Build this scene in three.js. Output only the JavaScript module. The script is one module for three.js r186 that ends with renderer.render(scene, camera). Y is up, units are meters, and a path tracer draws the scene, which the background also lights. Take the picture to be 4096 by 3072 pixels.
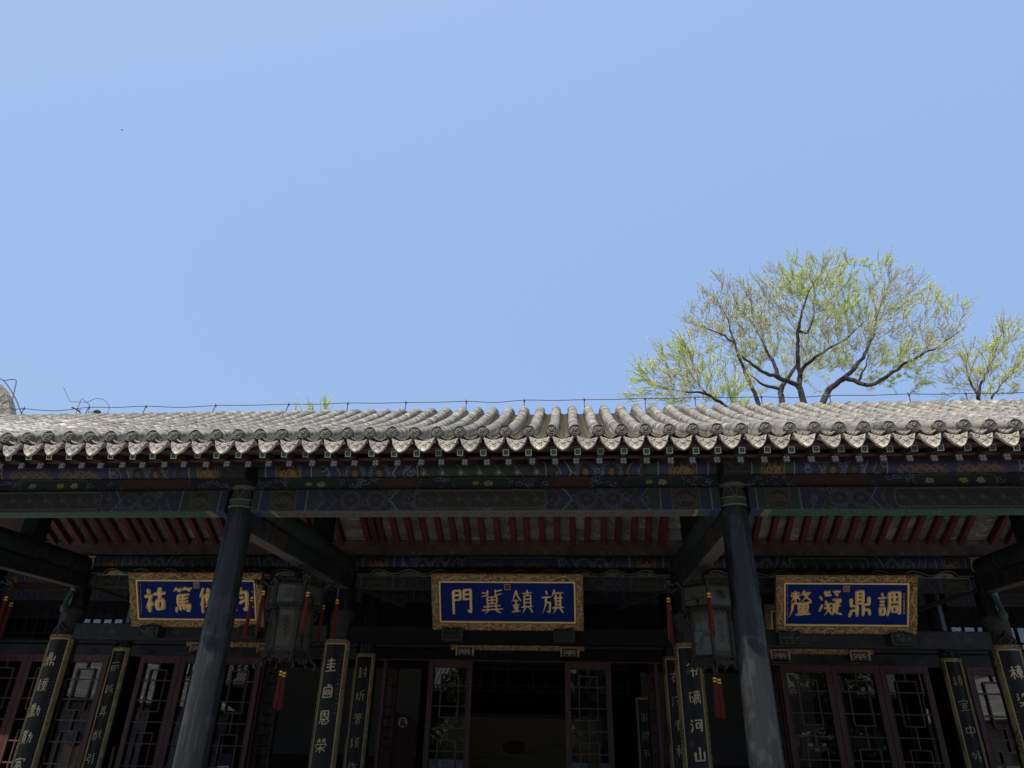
import * as THREE from 'three';
import { mergeGeometries } from 'three/addons/utils/BufferGeometryUtils.js';
import { RoundedBoxGeometry } from 'three/addons/geometries/RoundedBoxGeometry.js';

// ---------------------------------------------------------------- camera, sky, sun, exposure
const scene = new THREE.Scene();
const W = 1024, H = 768;
const camera = new THREE.PerspectiveCamera(2 * Math.atan(384 / 693.96) * 180 / Math.PI, W / H, 0.1, 400);
camera.position.set(0.8894, 1.6, 6.7682);
camera.rotation.order = 'YXZ';
camera.rotation.set(0.4739, 0.0886, 0.0226);
const renderer = new THREE.WebGLRenderer({ antialias: true });
renderer.setSize(W, H);
renderer.toneMapping = THREE.LinearToneMapping;
renderer.toneMappingExposure = 1.35;
renderer.shadowMap.enabled = true;

const SUN_AZ = 28 * Math.PI / 180, SUN_EL = 60 * Math.PI / 180;
const sunDir = new THREE.Vector3(-Math.sin(SUN_AZ) * Math.cos(SUN_EL), Math.sin(SUN_EL), Math.cos(SUN_AZ) * Math.cos(SUN_EL));
const sun = new THREE.DirectionalLight(0xfff6ea, 5);
sun.position.copy(sunDir).multiplyScalar(60);
sun.target.position.set(0, 0, -4);
sun.castShadow = true;
sun.shadow.mapSize.set(4096, 4096);
Object.assign(sun.shadow.camera, { left: -32, right: 32, top: 32, bottom: -32, near: 1, far: 140 });
scene.add(sun, sun.target);

function makeSky() {                                   // clear spring sky: paler and brighter toward the sun and the horizon
  const w = 1024, h = 512, data = new Float32Array(w * h * 4), d = new THREE.Vector3();
  for (let j = 0; j < h; j++) for (let i = 0; i < w; i++) {
    const th = ((j + 0.5) / h - 0.5) * Math.PI, ph = ((i + 0.5) / w - 0.5) * 2 * Math.PI;
    d.set(Math.cos(th) * Math.cos(ph), Math.sin(th), Math.cos(th) * Math.sin(ph));
    const y = Math.max(0, d.y), air = Math.pow(1 - y, 3.2), c = Math.max(-1, Math.min(1, d.dot(sunDir)));
    const ang = Math.acos(c), glow = Math.exp(-ang * 1.55), aure = Math.exp(-ang * 8) * 0.7;
    let r = 0.19 + 0.11 * air + 0.40 * glow + aure;
    let g = 0.316 + 0.128 * air + 0.37 * glow + aure;
    let b = 0.585 + 0.05 * air + 0.22 * glow + aure * 0.9;
    if (d.y < 0) { const k = Math.min(1, -d.y * 12); r += (0.16 - r) * k; g += (0.15 - g) * k; b += (0.14 - b) * k; }
    const o = (j * w + i) * 4; data[o] = r; data[o + 1] = g; data[o + 2] = b; data[o + 3] = 1;
  }
  const t = new THREE.DataTexture(data, w, h, THREE.RGBAFormat, THREE.FloatType);
  t.mapping = THREE.EquirectangularReflectionMapping; t.magFilter = t.minFilter = THREE.LinearFilter; t.needsUpdate = true;
  return t;
}
scene.background = makeSky();
scene.environment = scene.background;
scene.backgroundIntensity = 1; scene.environmentIntensity = 1;

// ---------------------------------------------------------------- helpers
function rng(seed) { let a = seed >>> 0; return () => { a = (a + 0x6D2B79F5) | 0; let t = Math.imul(a ^ (a >>> 15), 1 | a); t = (t + Math.imul(t ^ (t >>> 7), 61 | t)) ^ t; return ((t ^ (t >>> 14)) >>> 0) / 4294967296; }; }
const R = rng(7), rr = (a, b) => a + (b - a) * R();
const used = new Map();
function numbered(n) { const k = used.get(n) || 0; used.set(n, k + 1); return k ? n + '_' + String(k).padStart(3, '0') : n; }
function mesh(name, geo, mat, parent = scene, pos, rot) {
  const m = new THREE.Mesh(geo, mat); m.castShadow = m.receiveShadow = true;
  m.name = parent === scene ? numbered(name) : name;
  if (parent !== scene) { parent.userData.kids = parent.userData.kids || {}; const c = parent.userData.kids[name] = (parent.userData.kids[name] || 0) + 1; if (c > 1) m.name = name + '_' + String(c - 1).padStart(3, '0'); }
  if (pos) m.position.set(...pos); if (rot) m.rotation.set(...rot);
  parent.add(m); return m;
}
function group(name, parent) {
  const g = new THREE.Group(); parent.userData.kids = parent.userData.kids || {};
  const c = parent.userData.kids[name] = (parent.userData.kids[name] || 0) + 1; g.name = c > 1 ? name + '_' + String(c - 1).padStart(3, '0') : name;
  parent.add(g); return g;
}
function tag(o, label, category, grp) { o.userData.label = label; if (category) o.userData.category = category; if (grp) o.userData.group = grp; return o; }
function thing(name, label, category, pos = [0, 0, 0], grp) {
  const g = new THREE.Group(); g.name = numbered(name); g.position.set(...pos); scene.add(g); return tag(g, label, category, grp);
}
function struct(name, geo, mat, label) { const m = mesh(name, geo, mat); m.userData.kind = 'structure'; if (label) m.userData.label = label; return m; }
const V = (x, y, z) => new THREE.Vector3(x, y, z);
function box(w, h, d, x = 0, y = 0, z = 0) { const g = new THREE.BoxGeometry(w, h, d); g.translate(x, y, z); return metric(g); }
function rbox(w, h, d, r = 0.006, x = 0, y = 0, z = 0) { const g = new RoundedBoxGeometry(w, h, d, 1, Math.min(r, w / 2.1, h / 2.1, d / 2.1)); g.translate(x, y, z); return metric(g); }
function metric(g) {                                   // box-projected uv in metres
  const p = g.attributes.position, n = g.attributes.normal, uv = new Float32Array(p.count * 2);
  for (let i = 0; i < p.count; i++) {
    const ax = Math.abs(n.getX(i)), ay = Math.abs(n.getY(i)), az = Math.abs(n.getZ(i));
    if (ax >= ay && ax >= az) { uv[2 * i] = p.getZ(i); uv[2 * i + 1] = p.getY(i); }
    else if (ay >= az) { uv[2 * i] = p.getX(i); uv[2 * i + 1] = p.getZ(i); }
    else { uv[2 * i] = p.getX(i); uv[2 * i + 1] = p.getY(i); }
  }
  g.setAttribute('uv', new THREE.BufferAttribute(uv, 2)); return g;
}
function merge(list) { return mergeGeometries(list.map((g) => { const q = g.index ? g.toNonIndexed() : g; for (const k of Object.keys(q.attributes)) if (!['position', 'normal', 'uv'].includes(k)) q.deleteAttribute(k); return q; }), false); }
function bar(a, b, w, d = w) {                          // a square bar from a to b
  const L = a.distanceTo(b), g = new THREE.BoxGeometry(w, L, d); const q = new THREE.Quaternion().setFromUnitVectors(V(0, 1, 0), b.clone().sub(a).normalize());
  metric(g); g.applyQuaternion(q); const m = a.clone().add(b).multiplyScalar(0.5); g.translate(m.x, m.y, m.z); return g;
}
function tube(pts, r, seg = 24, rad = 6) { return new THREE.TubeGeometry(new THREE.CatmullRomCurve3(pts), seg, r, rad); }
function rod(a, b, r0, r1 = r0, n = 6) {
  const L = a.distanceTo(b), g = new THREE.CylinderGeometry(r1, r0, L, n, 1, true); g.applyQuaternion(new THREE.Quaternion().setFromUnitVectors(V(0, 1, 0), b.clone().sub(a).normalize()));
  const m = a.clone().add(b).multiplyScalar(0.5); g.translate(m.x, m.y, m.z); return g;
}
function lathe(pts, n = 24) { return new THREE.LatheGeometry(pts.map(([r, y]) => new THREE.Vector2(r, y)), n); }
function gridGeo(nu, nv, f) {                          // f(i/nu, j/nv) -> [x,y,z,(u,v)]
  const pos = [], uv = [], idx = [];
  for (let j = 0; j <= nv; j++) for (let i = 0; i <= nu; i++) { const q = f(i / nu, j / nv); pos.push(q[0], q[1], q[2]); uv.push(q[3] ?? q[0], q[4] ?? q[1]); }
  for (let j = 0; j < nv; j++) for (let i = 0; i < nu; i++) { const a = j * (nu + 1) + i, b = a + 1, c = a + nu + 1, d = c + 1; idx.push(a, b, d, a, d, c); }
  const g = new THREE.BufferGeometry(); g.setAttribute('position', new THREE.Float32BufferAttribute(pos, 3)); g.setAttribute('uv', new THREE.Float32BufferAttribute(uv, 2)); g.setIndex(idx); g.computeVertexNormals(); return g;
}

// ---------------------------------------------------------------- textures
function noise2(seed, P) {                              // tileable value noise, period P
  const r = rng(seed), t = new Float32Array(P * P).map(() => r());
  return (x, y) => {
    const xi = Math.floor(x), yi = Math.floor(y), fx = x - xi, fy = y - yi, sx = fx * fx * (3 - 2 * fx), sy = fy * fy * (3 - 2 * fy);
    const q = (a, b) => t[(((b % P) + P) % P) * P + (((a % P) + P) % P)];
    return (q(xi, yi) * (1 - sx) + q(xi + 1, yi) * sx) * (1 - sy) + (q(xi, yi + 1) * (1 - sx) + q(xi + 1, yi + 1) * sx) * sy;
  };
}
function fbm(seed, base, oct) { const ns = []; for (let k = 0; k < oct; k++) ns.push(noise2(seed + k * 17, base << k)); return (u, v) => { let s = 0, a = 0.5, n = 0; for (let k = 0; k < oct; k++) { s += a * ns[k](u * (base << k), v * (base << k)); n += a; a *= 0.55; } return s / n; }; }
const smooth = (a, b, x) => { const t = Math.max(0, Math.min(1, (x - a) / (b - a))); return t * t * (3 - 2 * t); };
function dataTex(n, f, srgb = true, m = n) {
  const d = new Uint8Array(n * m * 4);
  for (let j = 0; j < m; j++) for (let i = 0; i < n; i++) { const c = f((i + 0.5) / n, (j + 0.5) / m), o = (j * n + i) * 4; if (typeof c === 'number') { d[o] = d[o + 1] = d[o + 2] = Math.max(0, Math.min(255, c)); } else { d[o] = Math.max(0, Math.min(255, c[0])); d[o + 1] = Math.max(0, Math.min(255, c[1])); d[o + 2] = Math.max(0, Math.min(255, c[2])); } d[o + 3] = 255; }
  const t = new THREE.DataTexture(d, n, m); t.wrapS = t.wrapT = THREE.RepeatWrapping; t.magFilter = THREE.LinearFilter; t.minFilter = THREE.LinearFilter; if (srgb) t.colorSpace = THREE.SRGBColorSpace; t.needsUpdate = true; return t;
}
function canvasTex(w, h, draw, srgb = true) {
  const c = document.createElement('canvas'); c.width = w; c.height = h; const x = c.getContext('2d'); draw(x, w, h);
  const t = new THREE.CanvasTexture(c); t.wrapS = t.wrapT = THREE.RepeatWrapping; t.magFilter = THREE.LinearFilter; if (srgb) t.colorSpace = THREE.SRGBColorSpace; return t;
}
const rep = (t, x, y = x) => { const c = t.clone(); c.repeat.set(x, y); c.needsUpdate = true; return c; };
const mix = (a, b, t) => [a[0] + (b[0] - a[0]) * t, a[1] + (b[1] - a[1]) * t, a[2] + (b[2] - a[2]) * t];

const nA = fbm(11, 4, 6), nB = fbm(23, 8, 5), nC = fbm(37, 16, 4), nD = fbm(51, 3, 5), nE = fbm(77, 32, 3);
const tileTex = dataTex(1024, (u, v) => {               // weathered grey clay: lichen, soot flecks, lime smears
  let c = mix([140, 138, 132], [164, 161, 153], nA(u, v));
  c = mix(c, [172, 162, 146], smooth(0.5, 0.75, nD(u, v)) * 0.6);
  c = mix(c, [202, 199, 190], smooth(0.57, 0.68, nB(u, v)) * 0.75);
  c = mix(c, [92, 88, 82], smooth(0.56, 0.66, nC(v, u)) * 0.55);
  c = mix(c, [80, 78, 73], smooth(0.66, 0.72, nE(u, v)) * 0.7);
  return c;
});
const tileBump = dataTex(512, (u, v) => 128 + 150 * (nB(u, v) - 0.5) + 120 * (nE(u, v) - 0.5), false);
const woodTex = dataTex(512, (u, v) => { const g = nC(u * 1, v * 0.06 + nA(u, v) * 0.08); const k = nB(u, v); const s = 190 + 60 * (g - 0.5) + 70 * (k - 0.5) - 60 * smooth(0.6, 0.68, nE(u, v * 0.1)); return [s, s * 0.98, s * 0.96]; });
const grimeTex = dataTex(512, (u, v) => { let s = 200 + 90 * (nA(u, v) - 0.5) + 60 * (nC(u, v) - 0.5); s -= 70 * smooth(0.58, 0.66, nD(u, v)); s += 60 * smooth(0.62, 0.7, nB(v, u)); return [s, s, s]; });
const columnTex = dataTex(512, (u, v) => { let k = 175 + 70 * (nC(u * 2, v * 0.12) - 0.5) + 70 * (nA(u, v) - 0.5); k += 70 * smooth(0.58, 0.68, nB(u, v)); k -= 80 * smooth(0.6, 0.66, nD(v, u)); k += 80 * smooth(0.66, 0.7, nE(u * 2, v * 0.08)); return [k, k, k]; });
const fineBump = dataTex(512, (u, v) => 128 + 160 * (nC(u, v) - 0.5) + 120 * (nE(u, v) - 0.5), false);
const roughTex = dataTex(512, (u, v) => 150 + 160 * (nA(u, v) - 0.5) + 90 * (nC(u, v) - 0.5), false);

// ---------------------------------------------------------------- painted timber art (flat print)
const swirl = (x, cx, cy, r, turns = 1.6, dir = 1) => { x.beginPath(); for (let a = 0; a < turns * 6.283; a += 0.25) { const q = r * (1 - a / (turns * 6.283)) + 0.6; const px = cx + dir * q * Math.cos(a), py = cy + q * Math.sin(a); a ? x.lineTo(px, py) : x.moveTo(px, py); } x.stroke(); };
function rosette(x, cx, cy, r, line, core, gold) {
  x.strokeStyle = '#0b0e17'; x.lineWidth = r * 0.09; for (let k = 0; k < 12; k++) { const a = k / 12 * 6.283; swirl(x, cx + Math.cos(a) * r * 0.78, cy + Math.sin(a) * r * 0.78, r * 0.25, 1.3, k % 2 ? 1 : -1); }
  x.strokeStyle = line; x.lineWidth = r * 0.07;
  for (let k = 0; k < 12; k++) { const a = k / 12 * 6.283; swirl(x, cx + Math.cos(a) * r * 0.78, cy + Math.sin(a) * r * 0.78, r * 0.22, 1.3, k % 2 ? 1 : -1); }
  for (let k = 0; k < 8; k++) { const a = k / 8 * 6.283; x.beginPath(); x.arc(cx + Math.cos(a) * r * 0.42, cy + Math.sin(a) * r * 0.42, r * 0.16, 0, 6.3); x.fillStyle = core; x.fill(); x.strokeStyle = '#0b0e17'; x.lineWidth = r * 0.06; x.stroke(); }
  x.beginPath(); x.arc(cx, cy, r * 0.24, 0, 6.3); x.fillStyle = gold || core; x.fill(); if (gold) { x.strokeStyle = '#5a3d1c'; x.lineWidth = r * 0.04; for (let k = 0; k < 5; k++) { x.beginPath(); x.arc(cx + (k - 2) * r * 0.08, cy + (k % 2 - 0.5) * r * 0.15, r * 0.05, 0, 6.3); x.stroke(); } }
}
function dragonScribble(x, cx, cy, w, h, col, seed) {
  const q = rng(seed); x.strokeStyle = col; x.lineCap = 'round';
  for (let k = 0; k < 3; k++) { x.lineWidth = h * (0.11 - k * 0.025); x.beginPath(); for (let t = 0; t <= 1.001; t += 0.03) { const px = cx + (t - 0.5) * w, py = cy + Math.sin(t * (9 + k * 4) + k * 1.7) * h * (0.26 - 0.05 * k); t ? x.lineTo(px, py) : x.moveTo(px, py); } x.stroke(); }
  x.lineWidth = h * 0.035; for (let k = 0; k < w / h * 14; k++) swirl(x, cx + (q() - 0.5) * w, cy + (q() - 0.5) * h * 0.8, h * (0.05 + 0.07 * q()), 1.2, q() < 0.5 ? 1 : -1);
}
function peony(x, cx, cy, r, col, seed) { const q = rng(seed); x.fillStyle = col; for (let k = 0; k < 7; k++) { const a = k / 7 * 6.283 + q() * 0.6; x.beginPath(); x.ellipse(cx + Math.cos(a) * r * 0.5, cy + Math.sin(a) * r * 0.4, r * 0.5, r * 0.34, a, 0, 6.3); x.fill(); } x.strokeStyle = 'rgba(70,70,50,.5)'; x.lineWidth = r * 0.08; for (let k = 0; k < 4; k++) { x.beginPath(); x.arc(cx + (q() - 0.5) * r * 0.6, cy + (q() - 0.5) * r * 0.5, r * 0.3, q() * 6, q() * 6 + 2); x.stroke(); } x.strokeStyle = '#26392a'; for (let k = 0; k < 5; k++) { const a = q() * 6.283; x.lineWidth = r * 0.2; x.beginPath(); x.moveTo(cx + Math.cos(a) * r, cy + Math.sin(a) * r * 0.7); x.lineTo(cx + Math.cos(a) * r * 1.8, cy + Math.sin(a) * r * 0.9); x.stroke(); } }
// kind 'purlin' | 'beam' | 'board'; mode 0 centre bay, 1 side bay
function bayArt(w, h, kind, mode, seed) {
  return canvasTex(w, h, (x) => {
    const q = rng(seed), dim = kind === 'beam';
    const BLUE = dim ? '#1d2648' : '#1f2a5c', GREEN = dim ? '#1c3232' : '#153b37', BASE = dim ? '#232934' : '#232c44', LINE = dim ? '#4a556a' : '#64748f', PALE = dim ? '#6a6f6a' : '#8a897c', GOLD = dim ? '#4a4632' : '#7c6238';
    x.fillStyle = BASE; x.fillRect(0, 0, w, h);
    if (kind === 'board') {
      x.fillStyle = '#1c2434'; x.fillRect(0, 0, w, h); x.lineWidth = h * 0.055;
      for (let k = 0; k < 200; k++) { x.strokeStyle = k % 2 ? '#0c0f18' : LINE; swirl(x, q() * w, q() * h, h * (0.16 + 0.14 * q()), 1.2, q() < 0.5 ? 1 : -1); }
      for (let k = 0; k < 26; k++) { const px = w * (k + 0.5) / 26; x.strokeStyle = '#10131c'; x.lineWidth = h * 0.025; x.beginPath(); for (let a = 0; a <= 6; a++) { const t = a / 6 * 6.283; x.lineTo(px + Math.cos(t) * h * 0.75, h / 2 + Math.sin(t) * h * 0.42); } x.stroke(); }
      const cart = (c, hw, col, line) => { x.fillStyle = col; x.strokeStyle = line; x.lineWidth = h * 0.05; x.beginPath(); x.moveTo(c - hw, h * 0.02); x.quadraticCurveTo(c - hw - h * 0.35, h * 0.5, c - hw, h * 0.98); x.lineTo(c + hw, h * 0.98); x.quadraticCurveTo(c + hw + h * 0.35, h * 0.5, c + hw, h * 0.02); x.closePath(); x.fill(); x.stroke(); };
      const A = mode ? [[0.18, 'g'], [0.34, 'r'], [0.5, 'g'], [0.66, 'r'], [0.82, 'g']] : [[0.13, 'g'], [0.32, 'r'], [0.5, 'g'], [0.69, 'r'], [0.87, 'g']];
      if (mode) { cart(w * 0.21, w * 0.085, '#3a231c', '#4a3a30'); cart(w * 0.5, w * 0.09, '#12302c', '#5f6862'); cart(w * 0.79, w * 0.085, '#3a231c', '#4a3a30'); dragonScribble(x, w * 0.21, h / 2, w * 0.14, h * 0.7, '#4e3328', seed); dragonScribble(x, w * 0.79, h / 2, w * 0.14, h * 0.7, '#4e3328', seed + 1); for (const [u, c] of [[0.44, '#969a92'], [0.52, '#a0934a'], [0.56, '#a8a290']]) peony(x, w * u, h * 0.5, h * 0.26, c, seed + u * 100 | 0); }
      else for (const [u, t] of A) { if (t === 'r') { cart(w * u, w * 0.038, '#3e251d', '#4a3a30'); dragonScribble(x, w * u, h / 2, w * 0.06, h * 0.7, '#543628', seed + u * 99 | 0); } else { cart(w * u, w * 0.055, '#12302c', '#46524c'); peony(x, w * (u - 0.012), h * 0.48, h * 0.2, u < 0.3 ? '#8d9a86' : '#9c8f4a', seed + u * 57 | 0); peony(x, w * (u + 0.016), h * 0.5, h * 0.27, '#948f80', seed + u * 71 | 0); } }
      return;
    }
    // spiral-flower fields
    for (let k = 0; k < w / h * 15; k++) { x.strokeStyle = k % 3 ? '#0c0f18' : LINE; x.lineWidth = h * 0.05; swirl(x, q() * w, q() * h, h * (0.14 + 0.1 * q()), 1.3, q() < 0.5 ? 1 : -1); }
    for (const s of [0, 1]) {
      const X = (u) => (s ? w - u * w : u * w), rect = (u0, u1, col) => { x.fillStyle = col; const a = X(u0), b = X(u1); x.fillRect(Math.min(a, b), 0, Math.abs(b - a), h); };
      const vline = (u, col, t) => { x.strokeStyle = col; x.lineWidth = t * h; x.beginPath(); x.moveTo(X(u), 0); x.lineTo(X(u), h); x.stroke(); };
      const chev = (u, d, col, t) => { x.strokeStyle = col; x.lineWidth = t * h; x.beginPath(); x.moveTo(X(u), 0); x.lineTo(X(u + d), h * 0.5); x.lineTo(X(u), h); x.stroke(); };
      rect(0, 0.018, mode ? BLUE : GREEN); vline(0.018, PALE, 0.05); rect(0.02, 0.042, mode ? GREEN : BLUE); vline(0.042, GOLD, 0.05);
      rect(0.044, 0.098, dim ? '#292c2c' : '#2b2c2a'); x.strokeStyle = GOLD; x.lineWidth = h * 0.04; x.fillStyle = '#15181c';
      x.beginPath(); x.ellipse(X(0.071), h / 2, w * 0.024, h * 0.42, 0, 0, 6.3); x.fill(); x.stroke(); dragonScribble(x, X(0.071), h / 2, w * 0.04, h * 0.62, dim ? '#484636' : '#86683a', seed + s);
      vline(0.098, GOLD, 0.05); rect(0.1, 0.122, mode ? GREEN : BLUE); vline(0.122, PALE, 0.05); rect(0.124, 0.146, mode ? BLUE : GREEN);
      chev(0.146, 0.02, PALE, 0.06); chev(0.156, 0.02, BLUE, 0.3); chev(0.168, 0.02, GOLD, 0.05);
      const cores = mode ? [0.215, 0.265] : [0.22, 0.275];
      rosette(x, X(cores[0]), h / 2, h * 0.46, LINE, '#202a48', dim ? '#343834' : '#8e6a3a'); rosette(x, X(cores[1]), h / 2, h * 0.46, LINE, '#202a48', dim ? '#343834' : (mode ? '#4a4a38' : '#8f6a36'));
      chev(mode ? 0.31 : 0.325, -0.02, PALE, 0.06); chev(mode ? 0.322 : 0.337, -0.02, mode ? BLUE : BLUE, 0.3); chev(mode ? 0.332 : 0.347, -0.02, GOLD, 0.05);
    }
    const a = (mode ? 0.345 : 0.36) * w, b = w - a;
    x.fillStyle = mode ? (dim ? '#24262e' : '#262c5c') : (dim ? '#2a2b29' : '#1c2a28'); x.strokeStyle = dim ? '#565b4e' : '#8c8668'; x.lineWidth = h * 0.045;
    x.beginPath(); x.roundRect ? x.roundRect(a, h * 0.1, b - a, h * 0.8, h * 0.25) : x.rect(a, h * 0.1, b - a, h * 0.8); x.fill(); x.stroke();
    if (mode === 0 || dim) {
      x.save(); x.beginPath(); x.rect(a + h * 0.1, h * 0.14, b - a - h * 0.2, h * 0.72); x.clip();
      x.strokeStyle = dim ? '#17181a' : '#0e1412'; x.lineWidth = h * 0.05; const st = h * 0.75;
      for (let px = a - h; px < b + h; px += st) { x.beginPath(); x.moveTo(px, 0); x.lineTo(px + h, h); x.stroke(); x.beginPath(); x.moveTo(px + h, 0); x.lineTo(px, h); x.stroke(); }
      x.strokeStyle = dim ? '#4c4f47' : '#65766a'; x.lineWidth = h * 0.03;
      for (let px = a - h; px < b + h; px += st) { x.beginPath(); x.moveTo(px + h * 0.1, 0); x.lineTo(px + h * 1.1, h); x.stroke(); for (let k = 0; k < 4; k++) { const t = k / 4 * 3.1416; x.beginPath(); x.moveTo(px + st * 0.65 - Math.cos(t) * h * 0.13, h / 2 - Math.sin(t) * h * 0.13); x.lineTo(px + st * 0.65 + Math.cos(t) * h * 0.13, h / 2 + Math.sin(t) * h * 0.13); x.stroke(); } if (!dim) { x.fillStyle = '#8d9686'; x.beginPath(); x.arc(px + h * 0.5, h * 0.5, h * 0.05, 0, 6.3); x.fill(); } }
      x.restore();
    } else { dragonScribble(x, (a + b) / 2 - w * 0.07, h / 2, w * 0.12, h * 0.6, '#6d5c3e', seed + 5); dragonScribble(x, (a + b) / 2 + w * 0.07, h / 2, w * 0.12, h * 0.6, '#6d5c3e', seed + 9); }
    for (let k = 0; k < w * h / 260; k++) { const v = q(); x.fillStyle = v < 0.6 ? 'rgba(10,12,16,.25)' : 'rgba(150,150,140,.10)'; x.fillRect(q() * w, q() * h, 1 + q() * 5, 1 + q() * 2); }
  });
}
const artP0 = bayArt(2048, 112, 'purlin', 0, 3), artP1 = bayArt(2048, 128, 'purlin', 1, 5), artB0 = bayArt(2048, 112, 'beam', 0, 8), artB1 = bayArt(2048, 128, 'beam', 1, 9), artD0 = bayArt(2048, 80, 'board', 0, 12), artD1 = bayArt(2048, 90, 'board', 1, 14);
const soffitScroll = canvasTex(2048, 64, (x, w, h) => { x.fillStyle = '#6f6d68'; x.fillRect(0, 0, w, h); x.strokeStyle = '#2a2b2e'; x.lineWidth = 5; for (let k = 0; k < 24; k++) { const px = k * w / 24; x.beginPath(); x.moveTo(px, h * 0.8); x.bezierCurveTo(px + 30, h * 0.8, px + 30, h * 0.2, px + 55, h * 0.25); x.bezierCurveTo(px + 76, h * 0.3, px + 66, h * 0.75, px + 50, h * 0.6); x.stroke(); } for (let k = 0; k < 500; k++) { x.fillStyle = R() < 0.5 ? 'rgba(40,40,42,.35)' : 'rgba(160,150,140,.25)'; x.fillRect(R() * w, R() * h, 3 + R() * 14, 1 + R() * 4); } for (const s of [0, 1]) for (const [a, b, c] of [[0, 0.02, '#303a7a'], [0.02, 0.045, '#2f6a58'], [0.045, 0.052, '#b0a878']]) { x.fillStyle = c; x.fillRect((s ? 1 - b : a) * w, 0, (b - a) * w, h); } });
const soffitScale = canvasTex(2048, 64, (x, w, h) => { x.fillStyle = '#3f7262'; x.fillRect(0, 0, w, h); x.strokeStyle = '#16302b'; x.lineWidth = 4; for (let r = 0; r < 3; r++) for (let k = 0; k < 70; k++) { x.beginPath(); x.arc(k * w / 70 + (r % 2) * w / 140, r * h / 2.6, w / 130, 0.1, 3.0); x.stroke(); } for (let k = 0; k < 420; k++) { x.fillStyle = R() < 0.5 ? 'rgba(30,36,40,.45)' : 'rgba(130,150,140,.22)'; x.fillRect(R() * w, R() * h, 4 + R() * 30, 2 + R() * 6); } for (const s of [0, 1]) for (const [a, b, c] of [[0, 0.03, '#303a7a'], [0.03, 0.05, '#8f8a5c']]) { x.fillStyle = c; x.fillRect((s ? 1 - b : a) * w, 0, (b - a) * w, h); } });

// ---------------------------------------------------------------- materials
const std = (color, o = {}) => new THREE.MeshStandardMaterial({ color, roughness: 0.8, ...o });
const lin = (r, g, b) => new THREE.Color().setRGB(r, g, b);
const M = {};
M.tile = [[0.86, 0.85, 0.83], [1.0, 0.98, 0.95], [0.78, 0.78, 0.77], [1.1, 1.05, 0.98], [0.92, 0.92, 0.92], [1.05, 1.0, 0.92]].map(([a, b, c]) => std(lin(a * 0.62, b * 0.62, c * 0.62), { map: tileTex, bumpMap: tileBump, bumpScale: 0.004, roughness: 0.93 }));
M.newTile = [std(lin(0.85, 0.87, 0.87), { map: tileTex, bumpMap: tileBump, bumpScale: 0.002, roughness: 0.9 }), std(lin(1.0, 1.0, 0.97), { map: tileTex, bumpMap: tileBump, bumpScale: 0.002, roughness: 0.9 })];
M.pan = std(lin(0.85, 0.81, 0.75), { map: rep(tileTex, 1.7), bumpMap: rep(tileBump, 2), bumpScale: 0.006, roughness: 0.95 });
M.mortar = std(lin(0.95, 0.93, 0.89), { map: rep(tileTex, 0.8), bumpMap: rep(tileBump, 1.5), bumpScale: 0.004, roughness: 0.95 });
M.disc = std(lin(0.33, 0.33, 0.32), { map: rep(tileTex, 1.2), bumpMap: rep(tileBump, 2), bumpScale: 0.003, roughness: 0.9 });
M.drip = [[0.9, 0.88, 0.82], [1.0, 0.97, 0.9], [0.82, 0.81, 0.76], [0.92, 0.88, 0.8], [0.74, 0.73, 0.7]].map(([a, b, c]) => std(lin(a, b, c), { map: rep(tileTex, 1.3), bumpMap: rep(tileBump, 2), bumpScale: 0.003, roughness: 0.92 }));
M.redBoard = std(lin(0.06, 0.02, 0.02), { map: woodTex, roughness: 0.8 });
M.rafter = [[0.125, 0.025, 0.028], [0.145, 0.03, 0.032], [0.1, 0.022, 0.024]].map(([a, b, c]) => std(lin(a, b, c), { map: woodTex, roughness: 0.7 }));
M.black = new THREE.MeshPhysicalMaterial({ color: lin(0.01, 0.0105, 0.0125), map: grimeTex, roughness: 0.42, roughnessMap: roughTex, clearcoat: 0.35, clearcoatRoughness: 0.3 });
M.column = new THREE.MeshPhysicalMaterial({ color: lin(0.024, 0.0265, 0.03), map: columnTex, roughness: 0.5, specularIntensity: 0.35, clearcoat: 0.2, clearcoatRoughness: 0.1, bumpMap: fineBump, bumpScale: 0.0015 });
M.lintel = new THREE.MeshPhysicalMaterial({ color: lin(0.036, 0.038, 0.046), specularIntensity: 0.5, map: grimeTex, roughness: 0.6 });
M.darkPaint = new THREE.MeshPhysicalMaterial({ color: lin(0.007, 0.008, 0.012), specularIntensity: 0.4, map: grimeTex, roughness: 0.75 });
M.greenDark = std(lin(0.014, 0.028, 0.024), { map: grimeTex, roughness: 0.8 });
M.greenPale = std(lin(0.05, 0.1, 0.08), { map: grimeTex, roughness: 0.8 });
M.greyPaint = std(lin(0.075, 0.073, 0.07), { map: grimeTex, roughness: 0.85, bumpMap: fineBump, bumpScale: 0.002 });
M.brownPanel = std(lin(0.05, 0.038, 0.028), { map: woodTex, roughness: 0.85 });
M.art = (t, k = 0.54) => std(lin(k, k, k), { map: t, roughness: 0.72, bumpMap: fineBump, bumpScale: 0.001 });
M.brick = [[0.19, 0.187, 0.182], [0.235, 0.23, 0.223], [0.155, 0.153, 0.149], [0.33, 0.32, 0.31]].map(([a, b, c]) => std(lin(a, b, c), { map: rep(grimeTex, 1.6), bumpMap: rep(fineBump, 2), bumpScale: 0.004, roughness: 0.95 }));
M.plaster = std(lin(0.085, 0.07, 0.062), { map: rep(grimeTex, 0.7), roughness: 0.95, bumpMap: fineBump, bumpScale: 0.006 });
M.leaf = std(lin(0.1, 0.034, 0.038), { map: woodTex, roughness: 0.55 });
M.leafBar = std(lin(0.12, 0.058, 0.06), { map: woodTex, roughness: 0.55 });
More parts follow.
